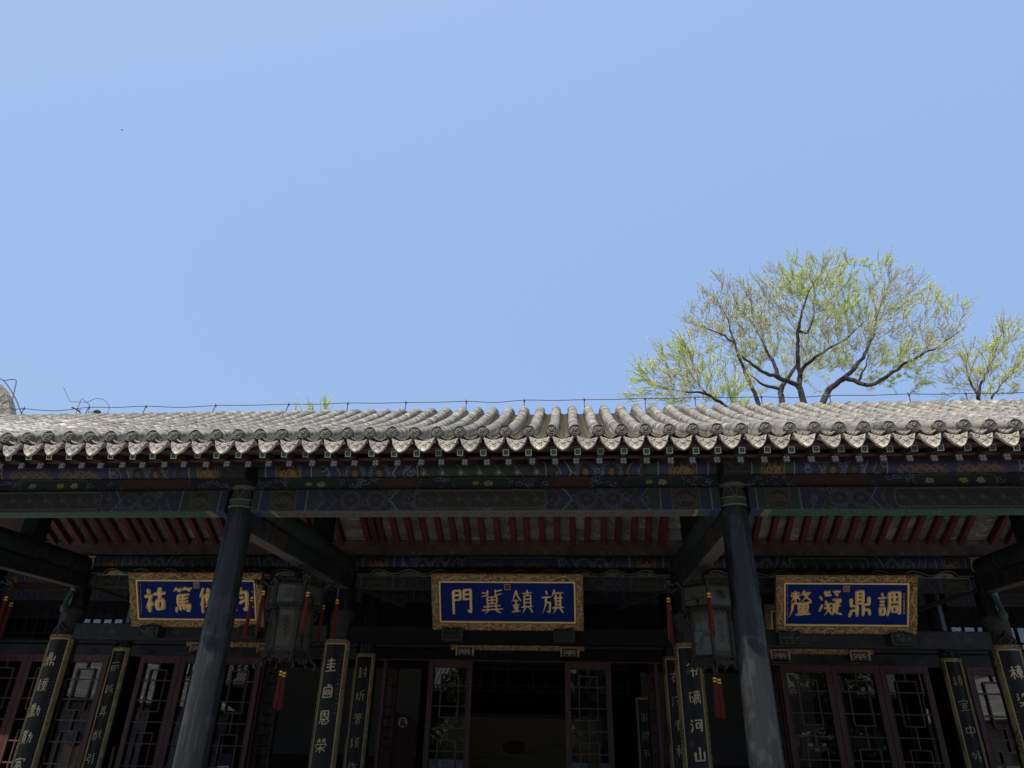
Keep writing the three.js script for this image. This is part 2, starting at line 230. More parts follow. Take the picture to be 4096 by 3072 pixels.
M.glass = new THREE.MeshPhysicalMaterial({ color: 0xffffff, transmission: 1, thickness: 0, roughness: 0.0, ior: 1.68, specularIntensity: 1 });
M.gold = [[0.62, 0.43, 0.19], [0.5, 0.35, 0.15]].map(([a, b, c]) => std(lin(a, b, c), { metalness: 0.15, roughness: 0.42, map: grimeTex, bumpMap: fineBump, bumpScale: 0.002 }));
M.coupletChar = std(lin(0.5, 0.42, 0.27), { metalness: 0.1, roughness: 0.45 });
M.coupletGilt = std(lin(0.34, 0.26, 0.12), { metalness: 0.15, roughness: 0.45, map: grimeTex });
M.goldDark = std(lin(0.24, 0.155, 0.065), { metalness: 0.1, roughness: 0.55, map: grimeTex });
M.goldChar = std(lin(0.82, 0.58, 0.26), { metalness: 0.12, roughness: 0.4 });
M.blue = new THREE.MeshPhysicalMaterial({ color: lin(0.0035, 0.018, 0.15), roughness: 0.7, specularIntensity: 0.25 });
M.lacquer = new THREE.MeshPhysicalMaterial({ color: lin(0.004, 0.0045, 0.0065), roughness: 0.5, specularIntensity: 0.45, clearcoat: 0.12, clearcoatRoughness: 0.25 });
M.iron = std(lin(0.03, 0.03, 0.032), { roughness: 0.6, metalness: 0.5 });
M.rust = std(lin(0.06, 0.045, 0.04), { roughness: 0.8, metalness: 0.3 });
M.lanternWood = std(lin(0.022, 0.017, 0.015), { map: woodTex, roughness: 0.6 });
M.red = std(lin(0.22, 0.009, 0.015), { roughness: 0.75, map: rep(woodTex, 8, 1) });
M.yellow = std(lin(0.75, 0.5, 0.06), { roughness: 0.5, metalness: 0.2 });
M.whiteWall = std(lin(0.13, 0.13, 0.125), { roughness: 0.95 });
M.darkRed = std(lin(0.07, 0.012, 0.016), { map: woodTex, roughness: 0.7 });
M.stone = std(lin(0.42, 0.41, 0.39), { map: rep(grimeTex, 0.5), bumpMap: rep(fineBump, 1), bumpScale: 0.004, roughness: 0.95 });
M.wire = std(lin(0.05, 0.05, 0.06), { roughness: 0.6, metalness: 0.4 });
//@@SETTING
// ---------------------------------------------------------------- ground
const ZR = -3.78, ZD = -5.36, HB = 2.5, SB = 6.733;             // rear and door rows, half centre bay, outer columns
{
  const pave = canvasTex(1024, 1024, (x, w, h) => {
    x.fillStyle = '#8d8a84'; x.fillRect(0, 0, w, h); const q = rng(4);
    for (let r = 0; r < 16; r++) for (let k = 0; k < 9; k++) { const g = 122 + q() * 42 | 0; x.fillStyle = `rgb(${g},${g - 3},${g - 9})`; x.fillRect((k - (r % 2) * 0.5) * w / 8 + 2, r * h / 16 + 2, w / 8 - 4, h / 16 - 4); }
    for (let k = 0; k < 9000; k++) { const g = 70 + q() * 120 | 0; x.fillStyle = `rgba(${g},${g},${g - 6},.22)`; x.fillRect(q() * w, q() * h, 1 + q() * 7, 1 + q() * 5); }
  });
  const g = new THREE.PlaneGeometry(500, 500); g.rotateX(-Math.PI / 2); const uv = g.attributes.uv; for (let i = 0; i < uv.count; i++) uv.setXY(i, uv.getX(i) * 180, uv.getY(i) * 180);
  struct('courtyard_ground', g, std(lin(0.95, 0.93, 0.9), { map: pave, roughness: 0.95 }), 'grey brick paving of the sunlit courtyard');
  struct('stone_terrace', merge([rbox(19, 0.45, 10.6, 0.01, 0, 0.23, -4.6), rbox(6, 0.3, 0.4, 0.01, 0, 0.155, 0.92), rbox(6, 0.15, 0.4, 0.01, 0, 0.08, 1.33)]), M.stone, 'stone terrace with steps under the hall');
}

// ---------------------------------------------------------------- the hall
const hall = thing('timber_hall', 'long grey-tiled hall with painted beams, black columns and lattice doors', 'hall');
const S0 = 0.2085, X0 = -4.4672, I0 = -13, I1 = 56;
const roofY = (z) => { const t = 1.0 - z; return 4.08 + 0.445 * t + 0.5 * 0.21 / 2.45 * t * t; };
const ZE = -1.45, SL = 0.445 + 0.21, RC = 0.42 / Math.sin(Math.atan(SL)), ZC = ZE - 0.42, YC = roofY(ZE) - RC * Math.cos(Math.atan(SL));
function roofPath(z) { if (z >= ZE) return roofY(z); if (z <= 2 * ZC - ZE) return roofY(Math.max(2 * ZC - z, -1.45)); return YC + Math.sqrt(RC * RC - (z - ZC) * (z - ZC)); }
const roofSlope = (z) => (roofPath(z - 0.004) - roofPath(z + 0.004)) / 0.008;   // rise toward -z

// columns
function column(x, z, r0, r1, y0, y1, name, mat) {
  const g = new THREE.CylinderGeometry(r1, r0, y1 - y0, 40, 6); const p = g.attributes.position, uv = g.attributes.uv;
  for (let i = 0; i < uv.count; i++) uv.setXY(i, uv.getX(i) * 1.0 + x * 0.37, uv.getY(i) * 1.6 + x * 0.2);
  return mesh(name, g, mat, hall, [x, (y0 + y1) / 2, z]);
}
const capBand = std(lin(0.035, 0.075, 0.06), { map: grimeTex, roughness: 0.75 }), palePaint = std(lin(0.2, 0.21, 0.17), { map: grimeTex, roughness: 0.8 }), spiralTex = canvasTex(256, 256, (x, w, h) => { x.fillStyle = '#22262f'; x.fillRect(0, 0, w, h); rosette(x, w / 2, h * 0.45, w * 0.36, '#4c5364', '#262d40'); x.strokeStyle = '#4c5364'; x.lineWidth = 4; for (let k = 0; k < 9; k++) swirl(x, (k + 0.5) * w / 9, h * 0.9, 16, 1.5, k % 2 ? 1 : -1); });
const petalTex = canvasTex(512, 128, (x, w, h) => { x.fillStyle = '#2a2e35'; x.fillRect(0, 0, w, h); for (let k = 0; k < 6; k++) { const c = (k + 0.5) * w / 6; x.strokeStyle = '#7b8078'; x.lineWidth = 5; x.beginPath(); x.moveTo(c - w / 13, h); x.lineTo(c - w / 30, 4); x.lineTo(c + w / 30, 4); x.lineTo(c + w / 13, h); x.stroke(); x.strokeStyle = '#565d62'; x.lineWidth = 4; x.beginPath(); x.moveTo(c, h * 0.2); x.quadraticCurveTo(c - 20, h * 0.6, c, h * 0.75); x.quadraticCurveTo(c + 20, h * 0.6, c, h * 0.2); x.stroke(); for (const s of [-1, 1]) { x.beginPath(); x.arc(c + s * 14, h * 0.85, 10, 3.1, 6.3); x.stroke(); } } });
for (const x of [-SB, -HB, HB, SB]) {
  const c = column(x, 0, 0.15, 0.13, 0.45, 3.664, 'front_column', M.column);
  const y = (v) => v - (0.45 + 3.664) / 2;
  mesh('green_band', lathe([[0.131, y(3.664)], [0.137, y(3.67)], [0.137, y(3.682)], [0.134, y(3.685)], [0.134, y(3.74)], [0.138, y(3.745)], [0.138, y(3.756)], [0.13, y(3.757)]], 40), capBand, c);
  mesh('pale_ring', new THREE.TorusGeometry(0.1365, 0.0045, 6, 40).rotateX(Math.PI / 2).translate(0, y(3.676), 0), palePaint, c);
  mesh('pale_ring', new THREE.TorusGeometry(0.137, 0.004, 6, 40).rotateX(Math.PI / 2).translate(0, y(3.75), 0), palePaint, c);
  mesh('petal_collar', lathe([[0.132, y(3.757)], [0.126, y(3.80)], [0.112, y(3.862)]], 40), M.art(petalTex), c);
  mesh('cornice', lathe([[0.112, y(3.862)], [0.128, y(3.868)], [0.15, y(3.89)], [0.148, y(3.9)]], 8).rotateY(Math.PI / 8), M.greyPaint, c);
  mesh('beam_head', rbox(0.27, 0.25, 0.42, 0.02, 0, y(4.022), 0.12), M.darkPaint, c);
  const face = new THREE.PlaneGeometry(0.25, 0.23); mesh('painted_flower', rboxArt(0.245, 0.225, 0.008, spiralTex), M.art(spiralTex), c, [0, y(4.022), 0.334]);
}
function rboxArt(w, h, d) { const g = new THREE.BoxGeometry(w, h, d); return g; }
for (const x of [-SB, -HB, HB, SB]) {
  const c = column(x, ZR, 0.165, 0.155, 0.45, 3.86, 'rear_column', M.black);
  const q = gridGeo(28, 6, (u, v) => { const a = u * 2 * Math.PI, pt = 0.10 * Math.abs(Math.sin(a * 2)), yy = 3.25 - v * (0.95 - pt); return [Math.sin(a) * 0.1685, yy - (0.45 + 3.86) / 2, Math.cos(a) * 0.1685, u * 1.0, v]; });
  mesh('painted_collar', q, M.greyPaintCollar = M.greyPaintCollar || std(lin(0.038, 0.039, 0.043), { map: rep(grimeTex, 3, 2), bumpMap: rep(fineBump, 3, 3), bumpScale: 0.008, roughness: 0.8, side: THREE.DoubleSide }), c);
}
for (const x of [-SB, -HB, HB, SB]) column(x, ZD, 0.17, 0.165, 0.45, 4.3, 'door_column', M.black);

// front painted members, bay by bay
const bays = [[-HB, HB, 0], [-SB, -HB, 1], [HB, SB, 1], [-SB - 0.9, -SB, 2], [SB, SB + 0.9, 2]];
function roundBeam(L, r, seg = 18) { return gridGeo(8, seg, (u, v) => { const a = (v * 360 - 130) * Math.PI / 180; return [(u - 0.5) * L, Math.sin(a) * r, Math.cos(a) * r, u, (v * 360) / 180]; }); }
function faceBox(w, h, d) { const g = new THREE.BoxGeometry(w, h, d, 1, 1, 1); return g; }
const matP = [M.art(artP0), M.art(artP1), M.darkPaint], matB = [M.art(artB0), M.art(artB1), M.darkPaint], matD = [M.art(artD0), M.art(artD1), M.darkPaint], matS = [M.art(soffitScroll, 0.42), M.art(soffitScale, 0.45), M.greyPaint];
for (const [a, b, k] of bays) {
  const L = b - a - (k < 2 ? 0.27 : 0.14), c = (a + b) / 2;
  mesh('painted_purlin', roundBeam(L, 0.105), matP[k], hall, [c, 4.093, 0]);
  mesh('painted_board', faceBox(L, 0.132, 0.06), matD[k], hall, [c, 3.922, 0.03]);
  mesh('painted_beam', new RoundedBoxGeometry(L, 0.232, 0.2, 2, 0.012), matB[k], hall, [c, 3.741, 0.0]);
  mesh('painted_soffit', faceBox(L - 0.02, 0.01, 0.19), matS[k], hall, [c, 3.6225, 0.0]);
}
// transverse beams from the front row back to the rear row
const beamPaint = canvasTex(1024, 64, (x, w, h) => { x.fillStyle = '#24282e'; x.fillRect(0, 0, w, h); const q = rng(31); x.strokeStyle = '#454c54'; x.lineWidth = 2; for (let k = 0; k < 60; k++) swirl(x, q() * w, q() * h, 6 + q() * 10, 1.5, 1); for (const u of [0.1, 0.16, 0.84, 0.9]) { x.strokeStyle = '#6d7270'; x.lineWidth = 3; x.beginPath(); x.moveTo(u * w, 0); x.quadraticCurveTo((u + 0.02) * w, h / 2, u * w, h); x.stroke(); } x.fillStyle = '#1d3a34'; x.fillRect(w * 0.3, 0, w * 0.25, h); });
const noteScroll = canvasTex(1024, 64, (x, w, h) => { x.fillStyle = '#6b6863'; x.fillRect(0, 0, w, h); x.strokeStyle = '#2c2c2c'; x.lineWidth = 3; for (let k = 0; k < 22; k++) { const px = k * w / 22; x.beginPath(); x.moveTo(px, h * 0.9); x.bezierCurveTo(px + 30, h * 0.9, px + 6, h * 0.1, px + 34, h * 0.2); x.bezierCurveTo(px + 50, h * 0.4, px + 30, h * 0.7, px + 22, h * 0.5); x.stroke(); } });
for (const x of [-SB, -HB, HB, SB]) {
  const z0 = -0.14, z1 = ZR + 0.1, L = z0 - z1, zc = (z0 + z1) / 2, tilt = 0;
  mesh('transverse_beam', (() => { const g = new RoundedBoxGeometry(L, 0.2, 0.17, 2, 0.014); return g.rotateY(Math.PI / 2); })(), M.art(beamPaint), hall, [x, 3.625, zc], [0.03, 0, 0]);
  mesh('beam_soffit', faceBox(L - 0.02, 0.01, 0.16).rotateY(Math.PI / 2), M.art(noteScroll), hall, [x, 3.519, zc], [0.03, 0, 0]);
  for (const f of [0.2, 0.78]) mesh('brown_panel', rbox(0.19, 0.17, 0.42, 0.004), M.brownPanel, hall, [x, 3.625 + (f - 0.5) * L * 0.03, z0 - f * L], [0.03, 0, 0]);
  mesh('moon_beam', roundBeam(L, 0.145).rotateY(Math.PI / 2), M.art(beamPaint), hall, [x, 3.87, zc], [0.02, 0, 0]);
  mesh('strut_post', rbox(0.24, 0.5, 0.26, 0.02, x, 4.24, -2.45), M.darkPaint, hall);
  mesh('strut_post', rbox(0.24, 0.5, 0.26, 0.02, x, 4.24, -1.2), M.darkPaint, hall);
  mesh('ridge_beam', rbox(0.2, 0.24, 1.9, 0.02, x, 4.62, -1.85), M.darkPaint, hall);
}
for (const z of [-2.45, -1.2]) for (const [a, b] of bays) mesh('inner_purlin', roundBeam(b - a - 0.24, 0.1).translate((a + b) / 2, 4.6, z), M.darkPaint, hall);

// rear row members
for (const [a, b, k] of bays) {
  const L = b - a - (k < 2 ? 0.32 : 0.16), c = (a + b) / 2;
  mesh('painted_purlin', roundBeam(L, 0.125), k < 2 ? matP[1 - k] : M.darkPaint, hall, [c, 3.975, ZR]);
  if (k < 2) {                                            // wavy carved skirt under the purlin
    const sh = new THREE.Shape(), n = 90; sh.moveTo(-L / 2, 0.06); for (let i = 0; i <= n; i++) { const t = i / n, e = Math.min(t, 1 - t) * L; const d = e < 0.25 ? 0.055 : 0.018 + 0.032 * Math.sin(e * 13.5); sh.lineTo((t - 0.5) * L, -d); } sh.lineTo(L / 2, 0.06); sh.closePath();
    mesh('wavy_skirt', new THREE.ExtrudeGeometry(sh, { depth: 0.05, bevelEnabled: false }), M.darkPaint, hall, [c, 3.83, ZR + 0.06]);
    const pts = []; for (let i = 0; i <= n; i++) { const t = i / n, e = Math.min(t, 1 - t) * L; pts.push(V((t - 0.5) * L, -(e < 0.25 ? 0.055 : 0.018 + 0.032 * Math.sin(e * 13.5)) + 0.012, 0)); }
    mesh('skirt_edge', tube(pts, 0.008, 180, 5), palePaint, hall, [c, 3.83, ZR + 0.115]);
    mesh('painted_beam', faceBox(L, 0.17, 0.16), matB[k], hall, [c, 3.672, ZR + 0.02]);
    mesh('painted_soffit', faceBox(L - 0.02, 0.008, 0.15), M.greyPaint, hall, [c, 3.582, ZR + 0.02]);
    mesh('lintel_beam', rbox(L, 0.235, 0.16, 0.02), k ? M.lintel : M.darkPaint, hall, [c, 2.928, ZR + 0.05]);
    for (const s of [-1, 1]) mesh('corner_brace', bar(V(c + s * (L / 2 - 0.02), 3.6, ZR + 0.1), V(c + s * (L / 2 - 0.72), 3.38, ZR - 0.2), 0.05, 0.04), M.lintel, hall);
  }
}
for (const x of [-SB, SB]) { const s = Math.sign(x); mesh('green_bracket', merge([tube([V(x - 0.02 * s, 3.5, ZR + 0.2), V(x, 3.36, ZR + 0.24), V(x + 0.02 * s, 3.26, ZR + 0.22)], 0.035, 12, 8), new THREE.SphereGeometry(0.075, 16, 10).scale(0.8, 1, 0.7).translate(x + 0.005 * s, 3.24, ZR + 0.24)]), M.greenPale, hall); }
mesh('plaster_strip', merge([box(17, 0.21, 0.14, 0, 4.185, ZR + 0.07)]), M.plaster, hall);

// inner slope: rafters with a brick lining between them
{
  const slope = 0.5, yb = (z) => 4.245 + slope * (z - ZR), ang = Math.atan(slope);
  mesh('ceiling_board', box(17, 0.03, 2.35).rotateX(-ang).translate(0, yb(-2.75) + 0.05, -2.75), M.redBoard, hall);
  mesh('ceiling_board', box(17, 0.03, 2.0).rotateX(ang).translate(0, 4.74, -1.0), M.redBoard, hall);
  const rg = [0, 1].map(() => rbox(0.082, 0.085, 1.7, 0.014)), brickG = [0, 1, 2].map((k) => rbox(0.165, 0.028, 0.182, 0.004, 0, 0, 0));
  brickG.forEach((g, k) => { const uv = g.attributes.uv; for (let i = 0; i < uv.count; i++) uv.setXY(i, uv.getX(i) + k * 0.31, uv.getY(i) + k * 0.17); });
  const sp = 0.2225, xs = [];
  for (let x = -7.3; x < 7.35; x += sp) { let ok = true; for (const c of [-SB, -HB, HB, SB]) if (Math.abs(x - c) < 0.1) ok = false; if (ok) xs.push(x + rr(-0.012, 0.012)); }
  for (const x of xs) mesh('ceiling_rafter', rg[0], M.rafter[(R() * 3) | 0], hall, [x, yb(-2.98) - 0.052 + rr(-0.004, 0.004), -2.98], [-ang + rr(-0.004, 0.004), rr(-0.012, 0.012), 0]);
  for (const x of [-5.75, -5.9, -2.05, 2.25]) mesh('ceiling_rafter', rg[1], M.rafter[2], hall, [x, yb(-2.98) - 0.045, -2.98], [-ang, 0.02, 0]);
  for (let i = 0; i < xs.length - 1; i++) for (let k = 0; k < 5; k++) {
    const d = 0.1 + k * 0.188, z = ZR + d * Math.cos(ang), far = k > 3, w = (xs[i + 1] - xs[i]);
    if (far && (i % 2)) continue;
    mesh('brick', brickG[(R() * 3) | 0], M.brick[R() < 0.6 ? (R() < 0.6 ? 0 : 2) : (R() < 0.75 ? 1 : 3)], hall, [(xs[i] + xs[i + 1]) / 2, yb(z) + 0.012 + rr(-0.003, 0.003), z], [-ang + rr(-0.02, 0.02), 0, rr(-0.01, 0.01)]).scale.x = (w > 0.3 ? 2 : 1) * (far ? 2.2 : 1);
  }
}

// eave: flying rafters with square green ends, round-set rafters with flower ends, fascia
{
  const endSq = canvasTex(64, 64, (x) => { x.fillStyle = '#b9cfc4'; x.fillRect(0, 0, 64, 64); x.fillStyle = '#27675c'; x.fillRect(6, 6, 52, 52); x.fillStyle = '#16231f'; x.fillRect(14, 14, 36, 36); x.fillStyle = '#2c6a5e'; x.fillRect(18, 18, 0, 0); x.fillStyle = '#6e5c48'; x.fillRect(22, 22, 20, 20); });
  const endFl = canvasTex(64, 64, (x) => { x.fillStyle = '#15161f'; x.fillRect(0, 0, 64, 64); x.strokeStyle = '#e6e9f2'; x.lineWidth = 5; for (let k = 0; k < 4; k++) { x.save(); x.translate(32, 32); x.rotate(Math.PI / 4 + k * Math.PI / 2); x.fillStyle = '#252c4c'; x.beginPath(); x.ellipse(19, 0, 11, 6, 0, 0, 6.3); x.fill(); x.stroke(); x.restore(); } x.fillStyle = '#5c584e'; x.beginPath(); x.arc(32, 32, 8, 0, 6.3); x.fill(); x.lineWidth = 3; for (let k = 0; k < 4; k++) { x.save(); x.translate(32, 32); x.rotate(k * Math.PI / 2); x.beginPath(); x.moveTo(28, -6); x.lineTo(28, 6); x.stroke(); x.restore(); } });
  const mSq = std(lin(0.9, 0.9, 0.9), { map: endSq, roughness: 0.7 }), mSq2 = std(lin(0.45, 0.45, 0.45), { map: endSq, roughness: 0.7 }), mFl = std(lin(0.72, 0.72, 0.74), { map: endFl, roughness: 0.7 });
  const dkR = std(lin(0.024, 0.0105, 0.012), { map: woodTex, roughness: 0.8 }), gF = rbox(0.053, 0.053, 0.4, 0.004, 0, 0, -0.2), gR = rbox(0.056, 0.056, 1.5, 0.006, 0, 0, -0.75), pl = new THREE.BoxGeometry(0.0545, 0.0545, 0.006).translate(0, 0, 0.002), pf = new THREE.BoxGeometry(0.062, 0.062, 0.006).rotateX(-0.38).translate(0, 0, 0.0155);
  for (let i = I0; i <= I1; i++) {
    const x = X0 + S0 * i + rr(-0.014, 0.014) + 0.01;
    const f = mesh('flying_rafter', gF, dkR, hall, [x, 3.912 + rr(-0.004, 0.004), 0.93], [0.22, rr(-0.01, 0.01), rr(-0.05, 0.05)]);
    mesh('painted_end', pl, R() < 0.8 ? mSq : mSq2, f);
    const e = mesh('eave_rafter', gR, dkR, hall, [X0 + S0 * i + 0.018 + rr(-0.01, 0.01), 3.893 + rr(-0.003, 0.003), 0.75], [0.38, 0, rr(-0.06, 0.06)]);
    mesh('painted_end', pf, mFl, e);
  }
  mesh('fascia_board', box(14.75, 0.058, 0.025, 0, 3.968, 0.955), M.redBoard, hall);
  mesh('fascia_strip', rbox(14.75, 0.02, 0.05, 0.004, 0, 3.948, 0.952), M.redBoard, hall);
  mesh('eave_strip', rbox(14.75, 0.02, 0.05, 0.004, 0, 3.94, 0.722), M.redBoard, hall);
  mesh('eave_underboard', box(14.75, 0.012, 0.26).rotateX(0.22).translate(0, 3.972, 0.83), M.redBoard, hall);
  mesh('eave_underboard', box(14.75, 0.012, 0.84).rotateX(0.38).translate(0, 4.1, 0.33), M.redBoard, hall);
}

// roof: deck, pan tiles, cover tiles, end discs, drip tiles
const roof = group('roof', hall); tag(roof, 'weathered grey roll-ridged tile roof over the porch');
{
  const zs = []; for (let i = 0; i <= 70; i++) zs.push(1.0 - i * 5.76 / 70);
  const sheet = (off, x0, x1) => gridGeo(1, 70, (u, v) => { const z = 0.93 - v * 5.69; return [x0 + u * (x1 - x0), roofPath(z) + off, z]; });
  mesh('deck', merge([sheet(-0.118, -7.3, 7.33), sheet(-0.15, -7.3, 7.33), gridGeo(1, 1, (u, v) => [-7.3 + u * 14.63, roofPath(0.93) - 0.15 + v * 0.032, 0.93])]), M.mortar, roof);
  // tile joints along the slope
  const joints = [1.012]; { let z = 1.012; while (z > -3.4) { const s = roofSlope(Math.min(z, 0.99)); z -= 0.185 / Math.sqrt(1 + s * s); joints.push(z); } }
  const coverG = []; const NV = 3;
  for (let k = 0; k < joints.length - 1; k++) {
    const a = k ? joints[k] : 0.996, b = joints[k + 1] - 0.008, list = [];
    for (let q = 0; q < NV; q++) {
      const du = (q * 0.37 + k * 0.113) % 1, dv = (q * 0.53 + k * 0.29) % 1;
      list.push(gridGeo(12, 4, (u, v) => { const al = (u * 200 - 10) * Math.PI / 180, z = a + (b - a) * v, r = 0.0572 - v * 0.0014, s = roofSlope(Math.min(z, 0.99)), n = 1 / Math.sqrt(1 + s * s); const h = Math.sin(al) * r; return [Math.cos(al) * r, roofPath(Math.min(z, 1.0)) + h * n, z + h * s * n * 0.9, u * 0.18 + du, v * 0.19 + dv]; }));
    }
    coverG.push(list);
  }
  const flank = gridGeo(1, 60, (u, v) => { const z = 1.0 - v * 4.6, s = 1; return [0, roofPath(z) - 0.115 + u * 0.125, z, u * 0.125, v * 4.6]; });
  const panG = joints.length, pans = [], rest = new Map(), flanks = [];
  const lifts = rng(99);
  const rows = []; for (let i = I0; i <= I1; i++) rows.push(i);
  // the cover tiles that show largest: the first four of every row in view, more toward the middle
  let single = 0; const want = (i, k) => { const c = Math.abs(i - 27); return i >= -2 && i <= 46 && k >= 0 && k <= (c < 8 ? 11 : c < 16 ? 6 : 3); };
  for (const i of rows) {
    const x = X0 + S0 * i, jx = (lifts() - 0.5) * 0.008, wob = lifts() * 6;
    for (const s of [-1, 1]) flanks.push(flank.clone().translate(x + s * 0.0535 + jx, 0, 0));
    for (let k = 0; k < coverG.length; k++) {
      const pale = x < -4.6 - lifts() * 0.9 && k > 2 + lifts() * 2 && k < 9 + lifts() * 3;
      const m = pale ? M.newTile[(lifts() * 2) | 0] : M.tile[(lifts() * 6) | 0];
      const g = coverG[k][(lifts() * NV) | 0], px = x + jx + Math.sin(k * 0.7 + wob) * 0.003 + (lifts() - 0.5) * 0.004, py = (lifts() - 0.5) * 0.006;
      if (want(i, k) && single < 300) { single++; mesh('cover_tile', g, m, roof, [px, py, 0]); }
      else { if (!rest.has(m)) rest.set(m, []); rest.get(m).push(g.clone().translate(px, py, 0)); }
    }
  }
  const rings = []; const ringG = joints.slice(1).map((z) => gridGeo(10, 1, (u, v) => { const al = (u * 190 - 5) * Math.PI / 180, s = roofSlope(Math.min(z, 0.99)), n = 1 / Math.sqrt(1 + s * s), r = 0.0582 + 0.0012 * Math.sin(u * 17), h = Math.sin(al) * r, zz = z + 0.006 - v * 0.018; return [Math.cos(al) * r, roofPath(zz) + h * n, zz + h * s * n * 0.9, u * 0.2, v * 0.02]; }));
  for (const i of rows) for (let k = 1; k < ringG.length; k++) if (lifts() < 0.82) rings.push(ringG[k].clone().translate(X0 + S0 * i + (lifts() - 0.5) * 0.004, (lifts() - 0.5) * 0.004, 0));
  mesh('joint_mortar', merge(rings), std(lin(1.0, 0.98, 0.94), { map: tileTex, bumpMap: tileBump, bumpScale: 0.01, roughness: 0.95 }), roof).userData.kind = 'stuff';
  for (const [m, list] of rest) mesh('upper_cover_tiles', merge(list), m, roof).userData.kind = 'stuff';
  mesh('mortar_flank', merge(flanks), M.mortar, roof).userData.kind = 'stuff';
  // pan tiles: overlapping concave plates in the gutters
  const hw = S0 / 2 - 0.045; const panOne = [0, 1, 2].map((q) => merge([gridGeo(8, 1, (u, v) => { const t = u * 2 - 1; return [t * hw, t * t * 0.03 + (1 - v) * 0.03, -v * 0.17, u * 0.13 + q * 0.3, v * 0.17 + q * 0.41]; }), gridGeo(8, 1, (u, v) => { const t = u * 2 - 1; return [t * hw, t * t * 0.03 + 0.03 - (1 - v) * 0.013, 0.0, u * 0.13, v * 0.02]; })]));
  for (const i of rows) {
    const x = X0 + S0 * (i + 0.5); let z = 1.01;
    while (z > -3.2) { const s = roofSlope(Math.min(z, 0.99)); pans.push(panOne[(lifts() * 3) | 0].clone().rotateX(Math.atan(s) * 0.98).rotateY((lifts() - 0.5) * 0.05).translate(x, roofPath(Math.min(z, 1)) - 0.092 + (lifts() - 0.5) * 0.005, z)); z -= 0.078 / Math.sqrt(1 + s * s) * (0.9 + lifts() * 0.2); }
  }
  mesh('pan_tiles', merge(pans), M.pan, roof).userData.kind = 'stuff';
  if (0) mesh('bed_edge', merge(rows.map((i) => box(S0 - 0.1, 0.05, 0.04, X0 + S0 * (i + 0.5), roofPath(0.97) - 0.125, 0.975))), M.mortar, roof).userData.kind = 'stuff';
  // round end discs with a beast face in relief
  const gs = (x, y, cx, cy, s) => Math.exp(-((x - cx) ** 2 + (y - cy) ** 2) / (s * s));
  const face = (x, y) => {
    const r = Math.hypot(x, y), a = Math.atan2(y, x); let h = 0;
    h += 0.9 * smooth(0.84, 0.9, r) * (1 - smooth(0.97, 1.0, r)); if (r > 0.84) return h;
    h += 0.55 * Math.exp(-r * r * 2.2);
    for (const s of [-1, 1]) { h += 0.55 * gs(x, y, s * 0.27, 0.16, 0.13); h -= 0.5 * gs(x, y, s * 0.27, 0.02, 0.1); h += 0.6 * gs(x, y, s * 0.3, 0.36, 0.14) + 0.5 * gs(x, y, s * 0.52, 0.4, 0.13); h += 0.5 * gs(x, y, s * 0.33, -0.18, 0.15); h += 0.5 * gs(x, y, s * 0.6, 0.05, 0.12) + 0.45 * gs(x, y, s * 0.62, -0.25, 0.13) + 0.45 * gs(x, y, s * 0.42, -0.48, 0.13); }
    h += 0.75 * gs(x, y, 0, -0.02, 0.15) - 0.75 * Math.exp(-(((y + 0.3 - 0.35 * x * x) / 0.07) ** 2)) * smooth(0.5, 0.35, Math.abs(x)); h += 0.5 * gs(x, y, 0, -0.48, 0.16) + 0.4 * gs(x, y, 0, 0.55, 0.16);
    h += 0.16 * Math.sin(a * 14) * smooth(0.5, 0.7, r);
    return h;
  };
  const discG = merge([gridGeo(44, 16, (u, v) => { const a = -u * 2 * Math.PI, r = v, x = Math.cos(a) * r, y = Math.sin(a) * r; return [x * 0.0535, y * 0.0535, 0.012 + face(x, y) * 0.016, x * 0.06, y * 0.06]; }), gridGeo(32, 1, (u, v) => { const a = u * 2 * Math.PI; return [Math.cos(a) * 0.0535, Math.sin(a) * 0.0535, 0.012 - v * 0.07, u * 0.3, v * 0.06]; })]);
  // drip tiles: scalloped shield with a flower in relief, on a curved tongue
  const half = (v) => { const t = v; return 0.092 * Math.pow(Math.max(0, 1 - Math.pow(t, 1.65)), 0.74) + 0.0035 * Math.sin(t * 19) * (1 - t); };
  const relief = (x, y) => {
    let h = 0; const fx = x / 0.03, fy = (y + 0.052) / 0.03, r = Math.hypot(fx, fy), a = Math.atan2(fy, fx);
    h += 0.7 * Math.exp(-r * r * 9); for (let k = 0; k < 6; k++) { const q = k / 6 * 6.283 + 0.5; h += 0.75 * gs(fx, fy, Math.cos(q) * 0.62, Math.sin(q) * 0.62, 0.26); }
    for (const s of [-1, 1]) { const X = x * s; h += 0.6 * gs(X, y, 0.043, -0.036, 0.008) + 0.55 * gs(X, y, 0.054, -0.024, 0.008) + 0.5 * gs(X, y, 0.03, -0.024, 0.006) + 0.5 * gs(X, y, 0.065, -0.016, 0.006) + 0.5 * gs(X, y, 0.02, -0.086, 0.007); const q = Math.hypot(X - 0.05, y + 0.03); h += 0.4 * Math.exp(-(((q - 0.019) / 0.0035) ** 2)); }
    h += 0.4 * gs(x, y, 0, -0.098, 0.007); return h;
  };
